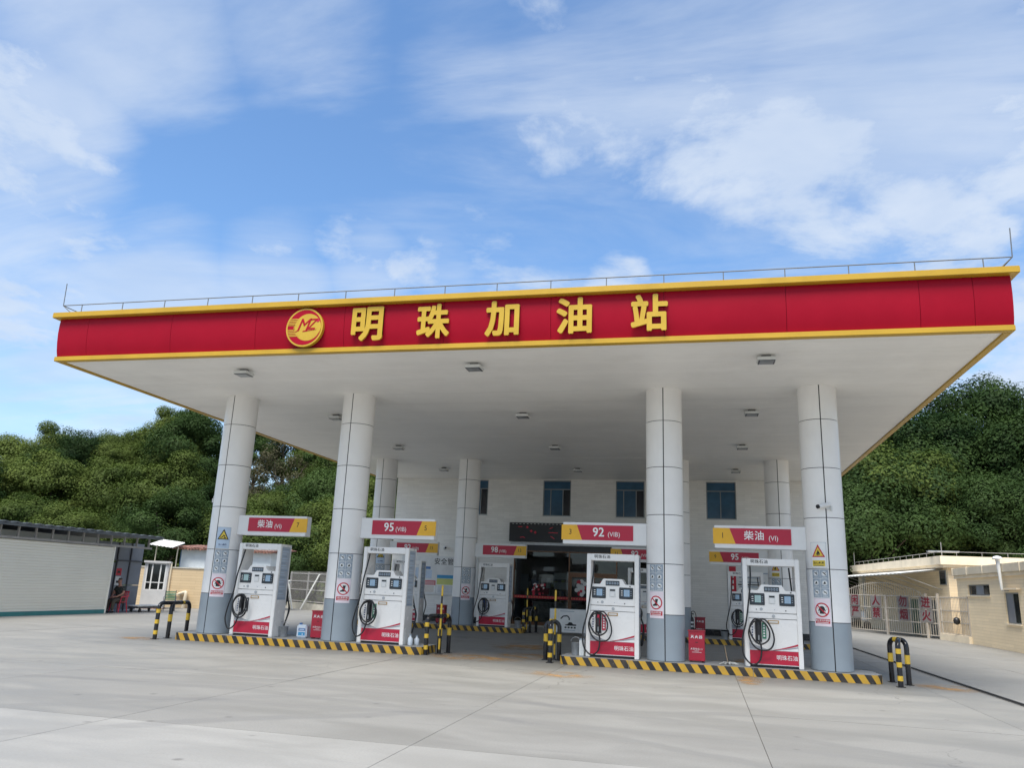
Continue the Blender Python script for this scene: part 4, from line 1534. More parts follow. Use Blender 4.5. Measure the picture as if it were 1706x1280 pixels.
# black display board over the door, its few lit diodes
g = Geo().box(-3.84, 4.24, WY - .16, WY - .003, 3.90, 4.80, X['ledk'])
led = tag(g.build('led_board', bevel=.01), 'long black display board with red diodes above the shop door', 'display board')
g = Geo()
yl = WY - .1635
for k in range(44):
    g.rect(-3.7 + k * .18, -3.62 + k * .18, 4.735, 4.755, yl, X['pale'])
for (x, z) in ((-2.95, 4.58), (-2.75, 4.40), (-2.55, 4.34), (-1.05, 4.55), (-.9, 4.55), (.05, 4.2)):
    g.line([(x - .06, z), (x + .06, z)], .04, yl, X['ledr'])
    g.line([(x, z - .06), (x, z + .06)], .04, yl, X['ledr'])
for P in ([(-3.3, 4.08), (-3.15, 4.12), (-3.05, 4.06)], [(-1.9, 4.34), (-1.45, 4.34)], [(-1.8, 4.18), (-1.6, 4.05)], [(-1.85, 4.52), (-1.7, 4.6)], [(-3.4, 4.6), (-3.2, 4.6)]):
    g.line(P, .03, yl, X['ledr'])
g.build('lit_diodes', led)

# notice boards on the wall
g = Geo().box(-9.3, -5.35, WY - .045, WY - .003, 1.22, 3.06, X['offw'])
nb = tag(g.build('notice_board', bevel=.006), 'wide white notice board titled in black characters on the building wall', 'notice board')
g = Geo()
yn = WY - .047
g.text('安全管理制度', -6.6, 2.80, .33, yn, X['print_k'], bold=.004, space=1.06)
g.rect(-9.24, -5.42, 1.24, 3.03, yn + .0008, X['pale'])
for (a, c, z0, z1, m_) in ((-7.42, -6.5, 1.32, 2.18, 'print_w'), (-7.42, -6.5, 2.02, 2.18, 'cyan'), (-7.42, -6.5, 1.72, 2.01, 'lime'),
                           (-8.25, -7.48, 1.33, 1.9, 'print_w'), (-8.25, -7.48, 1.68, 1.9, 'print_r'), (-8.2, -7.78, 2.44, 2.56, 'print_b'), (-8.2, -7.7, 2.0, 2.40, 'print_lb'),
                           (-6.4, -5.6, 1.35, 2.5, 'print_w'), (-6.4, -5.6, 2.36, 2.5, 'cyan'), (-9.1, -8.4, 1.4, 2.5, 'print_lb')):
    g.rect(a, c, z0, z1, yn - (.001 if m_ in ('print_w', 'print_lb') else .002), X[m_])
for k in range(7):
    g.rect(-7.36, -6.56, 1.36 + k * .048, 1.375 + k * .048, yn - .003, X['print_s'])
    g.rect(-8.2, -7.55, 1.36 + k * .042, 1.372 + k * .042, yn - .003, X['print_o'])
    g.rect(-6.35, -5.65, 1.45 + k * .11, 1.47 + k * .11, yn - .003, X['print_s'])
for k in range(5):
    g.rect(-8.2 + .08 * (k % 2), -7.52, 1.70 + k * .036, 1.715 + k * .036, yn - .003, X['pale'])
g.build('notice_print', nb)
g = Geo().box(6.35, 8.25, WY - .045, WY - .003, 1.35, 3.1, X['offw'])
nb = tag(g.build('notice_board', bevel=.006), 'white notice board with a red vertical strip on the wall', 'notice board')
g = Geo()
g.rect(6.42, 6.72, 1.4, 3.05, yn, X['print_r'])
for k in range(5):
    g.rect(6.53, 6.61, 1.55 + k * .25, 1.7 + k * .25, yn - .001, X['print_w'])
for k in range(7):
    g.rect(6.85, 8.15 - .2 * (k % 3), 1.55 + k * .2, 1.60 + k * .2, yn, X['print_s'])
g.rect(6.8, 8.2, 2.24, 2.29, yn - .001, X['print_k'])
g.build('notice_print', nb)

# ================================================================== BOLLARD GUARDS
def guard(A, B, Cc, lab):
    """an arch of black tube over legs A and B, a striped third leg C bent over to join it"""
    ox, oy = A[0], A[1]
    t_ = thing('bollard_guard', lab, 'bollard', (ox, oy, 0), group='black and yellow bollard guards at the island ends')
    A, B, Cc = [Vector((p[0] - ox, p[1] - oy, 0)) for p in (A, B, Cc)]
    r, H = .055, .95
    d = (B - A).normalized()
    q = .16
    up = Vector((0, 0, 1))

    def corner(P, dr):
        c = P + dr * q + up * (H - q)
        return [c - dr * q * math.cos(a) + up * q * math.sin(a) for a in [pi / 2 * i / 6 for i in range(7)]]

    arch = [A + up * .01] + corner(A, d) + list(reversed(corner(B, -d))) + [B + up * .01]
    Geo().tube(arch, r, X['gblack'], 14).build('arch', t_)
    mid = A + (B - A) * .62
    e = mid - Cc
    e.z = 0
    e.normalize()
    leg = [Cc + up * .01] + corner(Cc, e) + [mid + up * H - e * .03]
    Geo().tube(leg, r, X['gblack'], 14).build('third_leg', t_)
    for P in (A, B):
        Geo().tube([P + up * .45, P + up * .64], r + .003, X['yel'], 14, caps=False).build('yellow_sleeve', t_)
    for z in (.13, .41, .69):
        Geo().tube([Cc + up * z, Cc + up * (z + .105)], r + .003, X['yel'], 14, caps=False).build('yellow_sleeve', t_)
    m_ = A + (B - A) * .42 + up * H
    Geo().tube([m_ - d * .06, m_ + d * .06], r + .003, X['yel'], 14, caps=False).build('yellow_sleeve', t_)
    for P in (A, B, Cc):
        Geo().box(P.x - .085, P.x + .085, P.y - .085, P.y + .085, 0, .012, X['gblack']).build('foot_plate', t_)
    return t_


guard((-9.42, .60), (-9.27, -.42), (-9.28, -.95), 'black and yellow guard in front of the cream boundary wall')
guard((9.42, .12), (9.66, -.40), (9.36, -.98), 'three legged black and yellow guard beside the column with the fire warning')
guard((-1.38, .50), (-1.48, .02), (-1.68, -.46), 'black and yellow guard beside the two white bottles')
guard((1.30, .25), (1.64, .30), (1.55, -.48), 'three legged black and yellow guard at the island end by the red nozzle dispenser')
guard((-1.40, YR[1] + .75), (-1.55, YR[1] + .25), (-1.75, YR[1] - .1), 'black and yellow guard in front of the shop glass beside the 98 dispenser')
guard((1.40, YR[1] + .75), (1.55, YR[1] + .25), (1.75, YR[1] - .1), 'black and yellow guard at the shop door side of the rear island')
guard((-9.42, YR[1] + .5), (-9.3, YR[1] - .3), (-9.3, YR[1] - .8), 'black and yellow guard at the far end of the 92 island near the fence')
guard((9.42, YR[1] + .5), (9.3, YR[1] - .3), (9.3, YR[1] - .8), 'black and yellow guard at the rear island end near the cream building')


def pole(x, y, lab):
    t_ = thing('warning_pole', lab, 'pole', (x, y, 0), group='thin striped warning poles')
    Geo().tube([(0, 0, .0), (0, 0, 1.72)], .024, X['black'], 10).build('pole_tube', t_)
    for z in (.12, .62, 1.0, 1.46):
        Geo().tube([(0, 0, z), (0, 0, z + .27)], .0262, X['yel'], 10, caps=z > 1.3).build('yellow_sleeve', t_)
    Geo().lathe([(.10, 0), (.10, .015), (.03, .03)], X['black']).build('foot_plate', t_)


pole(-1.44, -.10, 'thin striped warning pole in front of a dark red box')
pole(1.50, .42, 'thin striped warning pole in front of the folding board')
pole(-1.66, YR[1] + .1, 'thin striped warning pole in front of the shop glass')

# ================================================================== SMALL THINGS on the islands
def extinguisher_box(x, y, rz, lab, m):
    t_ = thing('extinguisher_box', lab, 'extinguisher box', (x, y, .19), rz, 'red fire extinguisher boxes')
    b_ = Geo().box(-.19, .19, -.13, .13, .03, .70, m).build('box_body', t_, bevel=.008)
    Geo().box(-.205, .205, -.145, .14, .702, .735, m).build('lid', t_, bevel=.006)
    for xx in (-.14, .14):
        Geo().box(xx - .03, xx + .03, -.1, .1, 0, .029, X['black']).build('foot', t_)
    g = Geo()
    g.text('灭火器', 0, .575, .085, -.1325, X['print_w'], bold=.001, res=1, space=1.3)
    g.text('火警电话119', 0, .30, .052, -.1325, X['print_w'], res=1)
    g.rect(-.11, .11, .225, .233, -.1325, X['print_w'])
    g.rect(-.05, .05, .255, .262, -.1325, X['print_w'])
    g.build('lettering', b_)
    Geo().box(-.03, .03, -.137, -.1302, .45, .465, X['black']).build('handle', t_)


extinguisher_box(-4.97, .10, 0.12, 'red metal extinguisher box standing next to a blue labelled jug', X['boxred'])
extinguisher_box(5.07, .02, -.03, 'bright red extinguisher box standing behind a striped kerb near the mop', X['boxred'])
extinguisher_box(5.12, YR[1] + .05, 0, 'darker red extinguisher box on the rear island beside a black extinguisher', X['dboxred'])
extinguisher_box(-5.25, YR[1] + .05, 0, 'darker red extinguisher box seen behind a striped pole on the rear island', X['dboxred'])

t_ = thing('wheeled_extinguisher', 'black hand extinguisher with white labels and hose beside the rear red box', 'extinguisher', (4.80, YR[1] - .05, .19))
Geo().lathe([(.02, 0), (.085, .01), (.09, .05), (.09, .62), (.07, .70), (.03, .74), (.028, .80)], X['black']).build('cylinder_body', t_)
g = Geo()
for z in (.18, .36, .5):
    g.lathe([(.0915, z), (.0915, z + .06)], X['print_w'])
g.build('label', t_)
Geo().tube(smooth_path([(0, 0, .80), (.02, -.05, .93), (.14, -.08, .90), (.19, -.1, .6), (.15, -.1, .3)]), .014, X['rubber'], 8).build('hose', t_)
Geo().box(-.03, .09, -.015, .015, .82, .86, X['black']).build('handle', t_)

t_ = thing('water_jug', 'white plastic jug with a blue label on the kerb island', 'jug', (-5.45, .12, .19))
jb = Geo().box(-.15, .15, -.10, .10, 0, .34, X['jug']).build('jug_body', t_, bevel=.03)
Geo().lathe([(.04, .0), (.04, .05)], X['print_b'], (-.08, 0, .335)).build('cap', t_)
g = Geo().rect(-.09, .11, .06, .15, -.1015, X['cyan'])
g.rect(-.09, .11, .18, .25, -.1015, X['print_b'])
g.rect(-.06, .08, .2, .23, -.1022, X['print_lb'])
g.rect(.02, .05, .08, .11, -.1022, X['print_w'])
g.build('label', jb)


def bucket(x, y, h, r, lab):
    t_ = thing('metal_bucket', lab, 'bucket', (x, y, .19), group='metal buckets beside the dispensers')
    Geo().lathe([(r * .78, 0), (r, h), (r + .008, h + .004), (r - .008, h), (r * .76, .02)], X['zinc']).build('bucket_body', t_)
    Geo().tube([(r * math.cos(a), 0, h + .03 + .10 * math.sin(a)) for a in [pi * i / 12 for i in range(13)]], .006, X['steel'], 6).build('bucket_handle', t_)


bucket(-6.02, .05, .27, .14, 'grey metal bucket beside the jug and diesel dispenser')
bucket(2.12, -.05, .29, .12, 'tall metal bucket beside the red nozzle dispenser')
bucket(6.0, YR[1] - .3, .26, .13, 'metal bucket on the rear island in front of the black wall plinth')
bucket(-1.98, YR[1] - .1, .27, .13, 'metal bucket beside the dispenser under the 98 sign')
for (x, y, h, lab) in ((-2.2, -.22, .24, 'taller white bottle at the dispenser foot, nearer the striped kerb'), (-2.10, .0, .21, 'shorter white bottle just behind the taller one')):
    t_ = thing('plastic_bottle', lab, 'bottle', (x, y, .19), group='white bottles by the dispenser')
    Geo().lathe([(.055, 0), (.065, .02), (.065, h * .7), (.03, h * .86), (.025, h)], X['jug']).build('bottle_body', t_)
    Geo().lathe([(.03, h + .001), (.03, h + .035)], X['print_s']).build('cap', t_)
t_ = thing('white_carton', 'narrow white carton next to the tall bucket by the red nozzle dispenser', 'carton', (2.30, -.2, .19))
Geo().box(-.06, .06, -.09, .09, 0, .37, X['offw']).build('carton_body', t_, bevel=.008)
Geo().box(-.05, .05, -.08, .08, .372, .40, X['print_s']).build('lid', t_)
t_ = thing('mop', 'mop with grubby rag head lying on the striped kerb island', 'mop', (5.78, -.25, .19))
g = Geo()
for k in range(16):
    a = R.uniform(0, 2 * pi)
    L = R.uniform(.12, .28)
    g.tube([(0, 0, .04), (L * .5 * math.cos(a), L * .35 * math.sin(a), .055), (L * math.cos(a), L * .6 * math.sin(a), .012)], .016, X['rag'], 6)
g.build('mop_head', t_)
Geo().tube([(0, 0, .04), (-.06, .25, .42)], .010, X['wood'], 8).build('mop_handle', t_)

t_ = thing('folding_board', 'white folding notice board with a black pictogram in front of the shop door', 'sign board', (.05, 11.35, 0), .05)
fb = Geo().box(-.72, .72, -.02, .02, .10, 1.0, X['steel'])
fb = fb.build('board_frame', t_)
g = Geo()
g.rect(-.70, .70, .12, .98, -.0215, X['print_w'])
g.line([(-.28, .62), (-.18, .72), (-.02, .74), (.06, .66)], .05, -.0225, X['print_k'])
g.line([(.06, .66), (.06, .58)], .05, -.0225, X['print_k'])
g.flat([(-.1, .40), (.0, .43), (.05, .50), (.15, .50), (.22, .43), (.34, .42), (.34, .37), (-.1, .37)], -.0225, X['print_k'])
for k in range(4):
    g.rect(-.12 + k * .12, -.04 + k * .12, .27, .33, -.0225, X['print_k'])
g.rect(-.15, .30, .19, .21, -.0225, X['print_s'])
g.rect(-.3, .25, .90, .92, -.0225, X['print_s'])
g.build('board_print', fb)
for xx in (-.66, .66):
    Geo().beam((xx, .03, .95), (xx, .36, .0), .03, .03, X['steel']).build('leg', t_)
    Geo().box(xx - .015, xx + .015, -.02, .02, 0, .0985, X['steel']).build('leg', t_)

# ================================================================== LONG SHED beside the forecourt
sh = thing('long_shed', 'long open eaved shed clad in ribbed cream metal beside the forecourt', 'shed', (-19.2, 0, 0))
Y0, Y1 = -12.0, 8.85
g = Geo()
n = 25
ph = 2.56 / n
vs, fs = [], []
prof = []
for k in range(n):
    z = .16 + k * ph
    prof += [(0, z), (.0, z + ph * .68), (-.028, z + ph * .78), (-.028, z + ph * .92)]
prof.append((0, .16 + n * ph))
for y in (Y0, Y1):
    vs += [(x, y, z) for x, z in prof]
m = len(prof)
fs = [(i, i + m, i + 1 + m, i + 1) for i in range(m - 1)]
g.add(vs, fs, X['siding'])
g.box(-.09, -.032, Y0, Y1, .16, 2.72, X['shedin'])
g.build('ribbed_siding', sh)
Geo().box(-.1, .012, Y0, Y1, .0, .155, X['teal']).build('base_strip', sh)
Geo().box(-.09, .03, Y1 + .002, Y1 + .08, 0, 2.74, X['siding']).build('corner_trim', sh, bevel=.006)
Geo().box(-.08, .05, Y0, 11.2, 2.745, 2.83, X['barsg']).build('head_rail', sh)
pm_ = Geo().box(-.035, .035, -.03, .03, 2.832, 3.20, X['barsg']).mesh('eaves_post')
for k in range(30):
    y = 11.0 - .8 * k
    if y < Y0:
        break
    o = bpy.data.objects.new('eaves_post', pm_)
    COL.objects.link(o)
    o.parent = sh
    o.location = (0, y, 0)
g = Geo()
for k in range(4):
    g.box(-.6 - .012, -.6, Y0, 8.6, 2.2 + k * .22, 2.36 + k * .22 + .055, X['siding'])
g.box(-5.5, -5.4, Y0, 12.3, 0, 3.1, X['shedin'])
g.build('inner_wall', sh)
g = Geo()
m = 90
vs = []
for x, dz in ((.42, 0), (-5.6, -.12)):
    for i in range(m + 1):
        vs.append((x, Y0 - .3 + (11.75 - Y0) * i / m, 3.33 + dz + (.018 if i % 2 else -.018)))
vs += [(x, y, z - .05) for x, y, z in vs]
k = m + 1
fs = [(i, i + 1, k + i + 1, k + i) for i in range(m)] + [(2 * k + i, 3 * k + i, 3 * k + i + 1, 2 * k + i + 1) for i in range(m)] + [(i, 2 * k + i, 2 * k + i + 1, i + 1) for i in range(m)]
g.add(vs, fs, X['roofsheet'])
g.build('roof_sheet', sh)
Geo().box(.30, .40, Y0, 11.4, 3.19, 3.275, X['roofsheet']).build('gutter', sh)
# recessed porch with steel panels and a doorway
g = Geo()
px0 = -1.15
for k, (ya, yb) in enumerate(((9.75, 10.5), (10.52, 11.35), (11.37, 12.2))):
    for za, zb in ((.05, 1.12), (1.14, 2.18), (2.22, 3.0)):
        if k == 0 and za < 2.1:
            continue
        Geo().box(px0 - .05, px0, ya, yb, za, zb, X['shedpanel']).build('steel_panel', sh)
Geo().box(px0 - .05, px0, 8.95, 9.73, 2.14, 3.0, X['shedpanel']).build('steel_panel', sh)
Geo().box(px0 - .05, px0, 10.22, 10.5, .05, 2.10, X['shedpanel']).build('steel_panel', sh)
g = Geo()
g.box(px0 - .03, px0 + .03, 10.14, 10.2, 0, 2.08, X['barsg'])
g.box(px0 - .03, px0 + .03, 9.2, 10.138, 2.02, 2.08, X['barsg'])
g.box(px0 - .03, px0 + .03, 9.14, 9.198, 0, 2.08, X['barsg'])
g.build('door_frame', sh)
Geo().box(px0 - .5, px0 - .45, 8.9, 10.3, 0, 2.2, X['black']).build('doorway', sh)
Geo().beam((px0 + .03, 8.95, 2.20), (px0 + .03, 12.2, 2.20), .05, .06, X['dsteel']).build('cross_rail', sh)
Geo().beam((px0 + .03, 10.51, 0), (px0 + .03, 10.51, 3.0), .05, .05, X['dsteel']).build('upright', sh)
Geo().beam((px0 + .03, 11.36, 0), (px0 + .03, 11.36, 3.0), .05, .05, X['dsteel']).build('upright', sh)
for (z0, z1, m_) in ((1.55, 1.86, 'print_r'), (1.12, 1.5, 'pale'), (.55, .9, 'dboxred')):
    g = Geo().box(px0 + .001, px0 + .012, 10.58, 10.92, z0, z1, X[m_])
    g.add([(px0 + .0135, 10.66 + q, z) for q, z in ((0, z0 + .1), (.18, z0 + .1), (.18, z0 + .2), (0, z0 + .2))], [(0, 1, 2, 3)], X['print_k'])
    g.build('wall_poster', sh)

# seated man and his chair
ch = thing('plastic_chair', 'red plastic armchair in the porch of the long shed', 'chair', (-19.55, 10.1, 0))
Geo().box(-.23, .23, -.22, .22, .42, .45, X['chred']).build('seat', ch, bevel=.01)
g = Geo()
for k in range(5):
    g.beam((-.18 + k * .09, .22, .455), (-.18 + k * .09, .30, .86), .05, .02, X['chred'], up=(1, 0, 0))
g.beam((-.22, .30, .87), (.22, .30, .87), .03, .05, X['chred'])
g.build('backrest', ch)
for sx_ in (-1, 1):
    Geo().tube(smooth_path([(sx_ * .25, .26, .70), (sx_ * .27, .05, .66), (sx_ * .27, -.2, .64), (sx_ * .25, -.24, .45)]), .022, X['chred'], 8).build('armrest', ch)
    for sy_ in (-1, 1):
        Geo().tube([(sx_ * .21, sy_ * .2, .42), (sx_ * .25, sy_ * .26, 0)], [.028, .02], X['chred'], 8).build('leg', ch)


def skinned(name, pts, edges, rad, m, parent, sub=2):
    me = bpy.data.meshes.new(name)
    me.from_pydata(pts, edges, [])
    o = bpy.data.objects.new(name, me)
    COL.objects.link(o)
    o.modifiers.new('s', 'SKIN').use_smooth_shade = True
    for i, r in enumerate(rad):
        me.skin_vertices[0].data[i].radius = (r, r) if not isinstance(r, tuple) else r
    me.skin_vertices[0].data[0].use_root = True
    o.modifiers.new('d', 'SUBSURF').levels = sub
    dg = bpy.context.evaluated_depsgraph_get()
    m2 = bpy.data.meshes.new_from_object(o.evaluated_get(dg))
    o.modifiers.clear()
    o.data = m2
    m2.materials.clear()
    m2.materials.append(m)
    for p in m2.polygons:
        p.use_smooth = True
    o.parent = parent
    return o


mn = thing('person', 'man in a dark patterned shirt sitting on a red chair in the shed porch', 'person', (-19.55, 10.02, 0))
# faces -y; pelvis first
P = [(0, .06, .53), (0, .06, .72), (0, .03, .95), (0, -.01, 1.10), (0, -.04, 1.20), (0, -.06, 1.30), (0, -.07, 1.40)]
Eg = [(i, i + 1) for i in range(6)]
rd = [(.16, .13), (.155, .12), (.165, .12), (.09, .085), (.055, .055), (.085, .095), (.06, .07)]
for s in (-1, 1):
    k = len(P)
    P += [(s * .10, .0, .51), (s * .14, -.42, .50), (s * .14, -.46, .27), (s * .14, -.44, .07), (s * .15, -.60, .035)]
    Eg += [(0, k), (k, k + 1), (k + 1, k + 2), (k + 2, k + 3), (k + 3, k + 4)]
    rd += [.10, .07, .06, .042, .035]
    k = len(P)
    P += [(s * .19, .02, 1.06), (s * .25, -.04, .80), (s * .12, -.27, .66), (s * .05, -.34, .655)]
    Eg += [(2, k), (k, k + 1), (k + 1, k + 2), (k + 2, k + 3)]
    rd += [.06, .05, .036, .03]
skinned('body', P, Eg, rd, X['skin'], mn)
skinned('shirt', [(0, .06, .56), (0, .06, .74), (0, .03, .95), (0, .0, 1.07), (-.19, .02, 1.06), (-.23, -.02, .88), (.19, .02, 1.06), (.23, -.02, .88)],
        [(0, 1), (1, 2), (2, 3), (2, 4), (4, 5), (2, 6), (6, 7)], [(.175, .15), (.17, .135), (.18, .135), (.10, .10), .075, .07, .075, .07], X['shirt'], mn)
Q, Eq, rq = [(0, .05, .53)], [], [(.18, .14)]
for s in (-1, 1):
    k = len(Q)
    Q += [(s * .10, .0, .515), (s * .14, -.42, .505), (s * .14, -.46, .27), (s * .14, -.445, .10)]
    Eq += [(0, k), (k, k + 1), (k + 1, k + 2), (k + 2, k + 3)]
    rq += [.112, .084, .075, .06]
skinned('trousers', Q, Eq, rq, X['trouser'], mn)
for s in (-1, 1):
    Geo().tube([(s * .14, -.40, .05), (s * .145, -.52, .045), (s * .15, -.66, .03)], [.05, .048, .03], X['shoe'], 10).build('shoe', mn)
    g = Geo()      # hands resting on the lap: palm, thumb and four fingers
    g.tube([(s * .06, -.33, .655), (s * .03, -.39, .645)], [.032, .036], X['skin'], 8)
    for f in range(4):
        x = s * (.055 - .02 * f)
        g.tube([(x, -.39, .648), (x, -.435, .640), (x + s * .004, -.465 - .008 * (f in (1, 2)), .622)], [.010, .009, .007], X['skin'], 6)
    g.tube([(s * .0, -.36, .645), (s * -.022, -.39, .64), (s * -.026, -.415, .632)], [.012, .010, .008], X['skin'], 6)
    g.build('hand', mn)
    Geo().tube([(s * .082, -.055, 1.345), (s * .09, -.045, 1.36), (s * .084, -.05, 1.385)], [.010, .016, .010], X['skin'], 6).build('ear', mn)
    Geo().tube([(s * .032, -.142, 1.365), (s * .032, -.150, 1.365)], .011, X['shoe'], 8).build('eye', mn)
Geo().tube([(0, -.14, 1.375), (0, -.165, 1.345), (0, -.15, 1.335)], [.010, .018, .012], X['skin'], 8).build('nose', mn)
Geo().tube([(-.028, -.142, 1.305), (.0, -.150, 1.302), (.028, -.142, 1.305)], .007, X['print_r'], 6).build('mouth', mn)
g = Geo()
g.lathe([(.078, 0), (.080, .03), (.066, .055), (.03, .072)], X['hair'], (0, -.045, 1.385))
g.build('hair', mn)

t_ = thing('flat_trolley', 'low white trolley parked along the steel porch panels', 'trolley', (-19.45, 11.7, 0))
Geo().box(-.3, .3, -.85, .85, .24, .29, X['offw']).build('deck', t_, bevel=.01)
Geo().box(-.26, .26, -.78, .78, .16, .238, X['dsteel']).build('chassis', t_)
for sx_ in (-.22, .22):
    for yy in (-.6, .6):
        Geo().tube([(sx_ - .02, yy, .08), (sx_ + .02, yy, .08)], .08, X['rubber'], 14).build('wheel', t_)

t_ = thing('garden_chair', 'dark green metal armchair standing in front of the cream boundary wall', 'chair', (-19.3, 13.2, 0), .6)
Geo().box(-.24, .24, -.22, .22, .42, .44, X['print_g']).build('seat', t_)
g = Geo()
for k in range(6):
    g.box(-.22, .22, .235, .25, .50 + k * .07, .545 + k * .07, X['print_g'])
for sx_ in (-.23, .23):
    g.box(sx_ - .015, sx_ + .015, .22, .25, 0, .95, X['dsteel'])
g.build('backrest', t_)
for sx_ in (-.27, .27):
    Geo().tube([(sx_, .24, .66), (sx_, -.22, .64), (sx_, -.24, 0)], .014, X['dsteel'], 8).build('armrest', t_)

# guard booth
t_ = thing('guard_booth', 'small white booth with a framed window at the end of the long shed', 'booth', (-21.5, 14.9, 0), .58)
g = Geo()
hw, hd = .55, .62
g.box(-hw, hw, -hd, hd, 0.05, .88, X['booth'])
for sx_ in (-1, 1):
    a, c = sorted((sx_ * hw, sx_ * (hw - .09)))
    g.box(a, c, -hd, hd, .882, 2.2, X['booth'])
g.box(-hw + .09, hw - .09, hd - .06, hd, .882, 2.2, X['white'])
g.build('booth_wall', t_)
Geo().box(-hw - .06, hw + .06, -hd - .1, hd + .06, 2.202, 2.30, X['booth']).build('roof', t_)
g = Geo()
for x in (-hw + .12, -.19, .19, hw - .12):
    g.box(x - .03, x + .03, -hd, -hd + .05, .90, 2.17, X['white'])
g.box(-hw + .09, hw - .09, -hd + .002, -hd + .05, .882, .93, X['white'])
g.box(-hw + .09, hw - .09, -hd + .002, -hd + .05, 2.14, 2.2, X['white'])
g.box(-hw + .15, hw - .15, -hd + .004, -hd + .045, 1.24, 1.28, X['white'])
fr = g.build('window', t_)
for a, c in ((-hw + .15, -.22), (-.16, .16), (.22, hw - .15)):
    Geo().box(a, c, -hd + .02, -hd + .028, .93, 2.14, X['kglass']).build('pane', fr)
Geo().box(-.25, .2, -.2, .1, .89, 1.35, X['goods']).build('desk_box', t_)
Geo().box(-hw - .02, hw + .02, -hd - .02, hd, 0, .048, X['rooftile']).build('brick_base', t_)

# cream boundary wall with pipes
t_ = thing('boundary_wall', 'cream clad boundary wall with pipes below a pale blue house', 'wall', (0, 0, 0))
Geo().box(-24.5, -19.0, 17.0, 17.25, 0, 2.0, X['cream']).build('wall_body', t_)
Geo().box(-24.55, -18.95, 16.96, 17.29, 2.002, 2.06, X['wallst']).build('coping', t_)
g = Geo().tube(smooth_path([(-22.2, 16.93, 2.3), (-22.2, 16.93, .75), (-22.1, 16.93, .68), (-21.4, 16.9, .66)], 5), .03, X['creampipe'], 8)
g.build('thin_pipe', t_)
Geo().tube(smooth_path([(-21.5, 16.9, .68), (-21.15, 16.85, .78), (-21.02, 16.8, .7), (-21.05, 16.75, 0)], 5), .085, X['creampipe'], 12).build('drain_pipe', t_)
# pale house behind
t_ = thing('pale_house', 'pale blue rendered house with brown tiled roof edge behind the cream wall', 'house', (0, 0, 0))
Geo().box(-23.2, -17.6, 19.0, 21.0, 0, 3.05, X['wallblue']).build('wall', t_)
Geo().box(-23.26, -23.205, 19.0, 21, .0, 3.0, X['bluepanel']).build('side_sheet', t_)
rf = Geo().add([(-23.6, 18.6, 3.08), (-17.3, 18.6, 2.98), (-17.3, 21.2, 3.2), (-23.6, 21.2, 3.3), (-23.6, 18.6, 3.14), (-17.3, 18.6, 3.04), (-17.3, 21.2, 3.26), (-23.6, 21.2, 3.36)],
               [(0, 3, 2, 1), (4, 5, 6, 7), (0, 1, 5, 4), (1, 2, 6, 5), (2, 3, 7, 6), (3, 0, 4, 7)], X['rooftile']).build('roof', t_)
tm = Geo().tube([(0, 0, 0), (0, .62, .06)], .075, X['rooftile'], 8).mesh('roof_tile')
for j in range(4):
    for i in range(32):
        o = bpy.data.objects.new('roof_tile', tm)
        COL.objects.link(o)
        o.parent = rf
        x = -23.5 + i * .196
        o.location = (x + R.uniform(-.01, .01), 18.56 + j * .56, 3.12 - (x + 23.5) * .0155 + j * .048 + R.uniform(-.015, .02))
t_ = thing('sheet_awning', 'white corrugated sheet awning on a bent pipe left of the pale house'.replace(' left of', ' beside'), 'awning', (0, 0, 0))
g = Geo()
vs = []
m = 26
for x, y, z in ((-22.75, 17.5, 3.10), (-22.9, 18.75, 3.42)):
    for i in range(m + 1):
        vs.append((x - 1.45 * i / m, y + (.05 * math.sin(i * 1.7) if y < 18 else 0), z + .14 * i / m + (.02 if i % 2 else -.02)))
vs += [(x, y, z - .03) for x, y, z in vs]
k = m + 1
g.add(vs, [(i, i + 1, k + i + 1, k + i) for i in range(m)] + [(2 * k + i, 3 * k + i, 3 * k + i + 1, 2 * k + i + 1) for i in range(m)] + [(i, 2 * k + i, 2 * k + i + 1, i + 1) for i in range(m)], X['awning'])
g.build('sheet', t_)
Geo().tube(smooth_path([(-22.9, 18.2, 2.07), (-22.9, 18.2, 2.9), (-22.95, 18.3, 3.1), (-23.1, 18.4, 3.2)], 5), .03, X['creampipe'], 8).build('bent_pipe', t_)
Geo().tube([(-24.1, 18.0, 0), (-24.1, 18.0, 3.3)], .03, X['creampipe'], 8).build('post', t_)

# ================================================================== FENCES
def bar_fence(name, lab, cat, P0, P1, zb, ztop, step, m, rails, spike=.0, r=.012):
    P0, P1 = Vector((*P0, 0)), Vector((*P1, 0))
    L = (P1 - P0).length
    d = (P1 - P0) / L
    t_ = thing(name, lab, cat, P0, math.atan2(d.y, d.x))
    n = int(L / step)
    cache = {}
    for i in range(n + 1):
        x = i * L / n
        h = round(ztop(x), 2)
        if h not in cache:
            cache[h] = Geo().tube([(0, 0, zb), (0, 0, h - .06), (0, 0, h)], [r, r, r * .25], m, 6).mesh('bar')
        o = bpy.data.objects.new('bar', cache[h])
        COL.objects.link(o)
        o.parent = t_
        o.location = (x, 0, 0)
    for z, x0, x1 in rails:
        Geo().box(x0, x1, -.02, .02, z - .025, z + .025, m).build('rail', t_)
    return t_, L


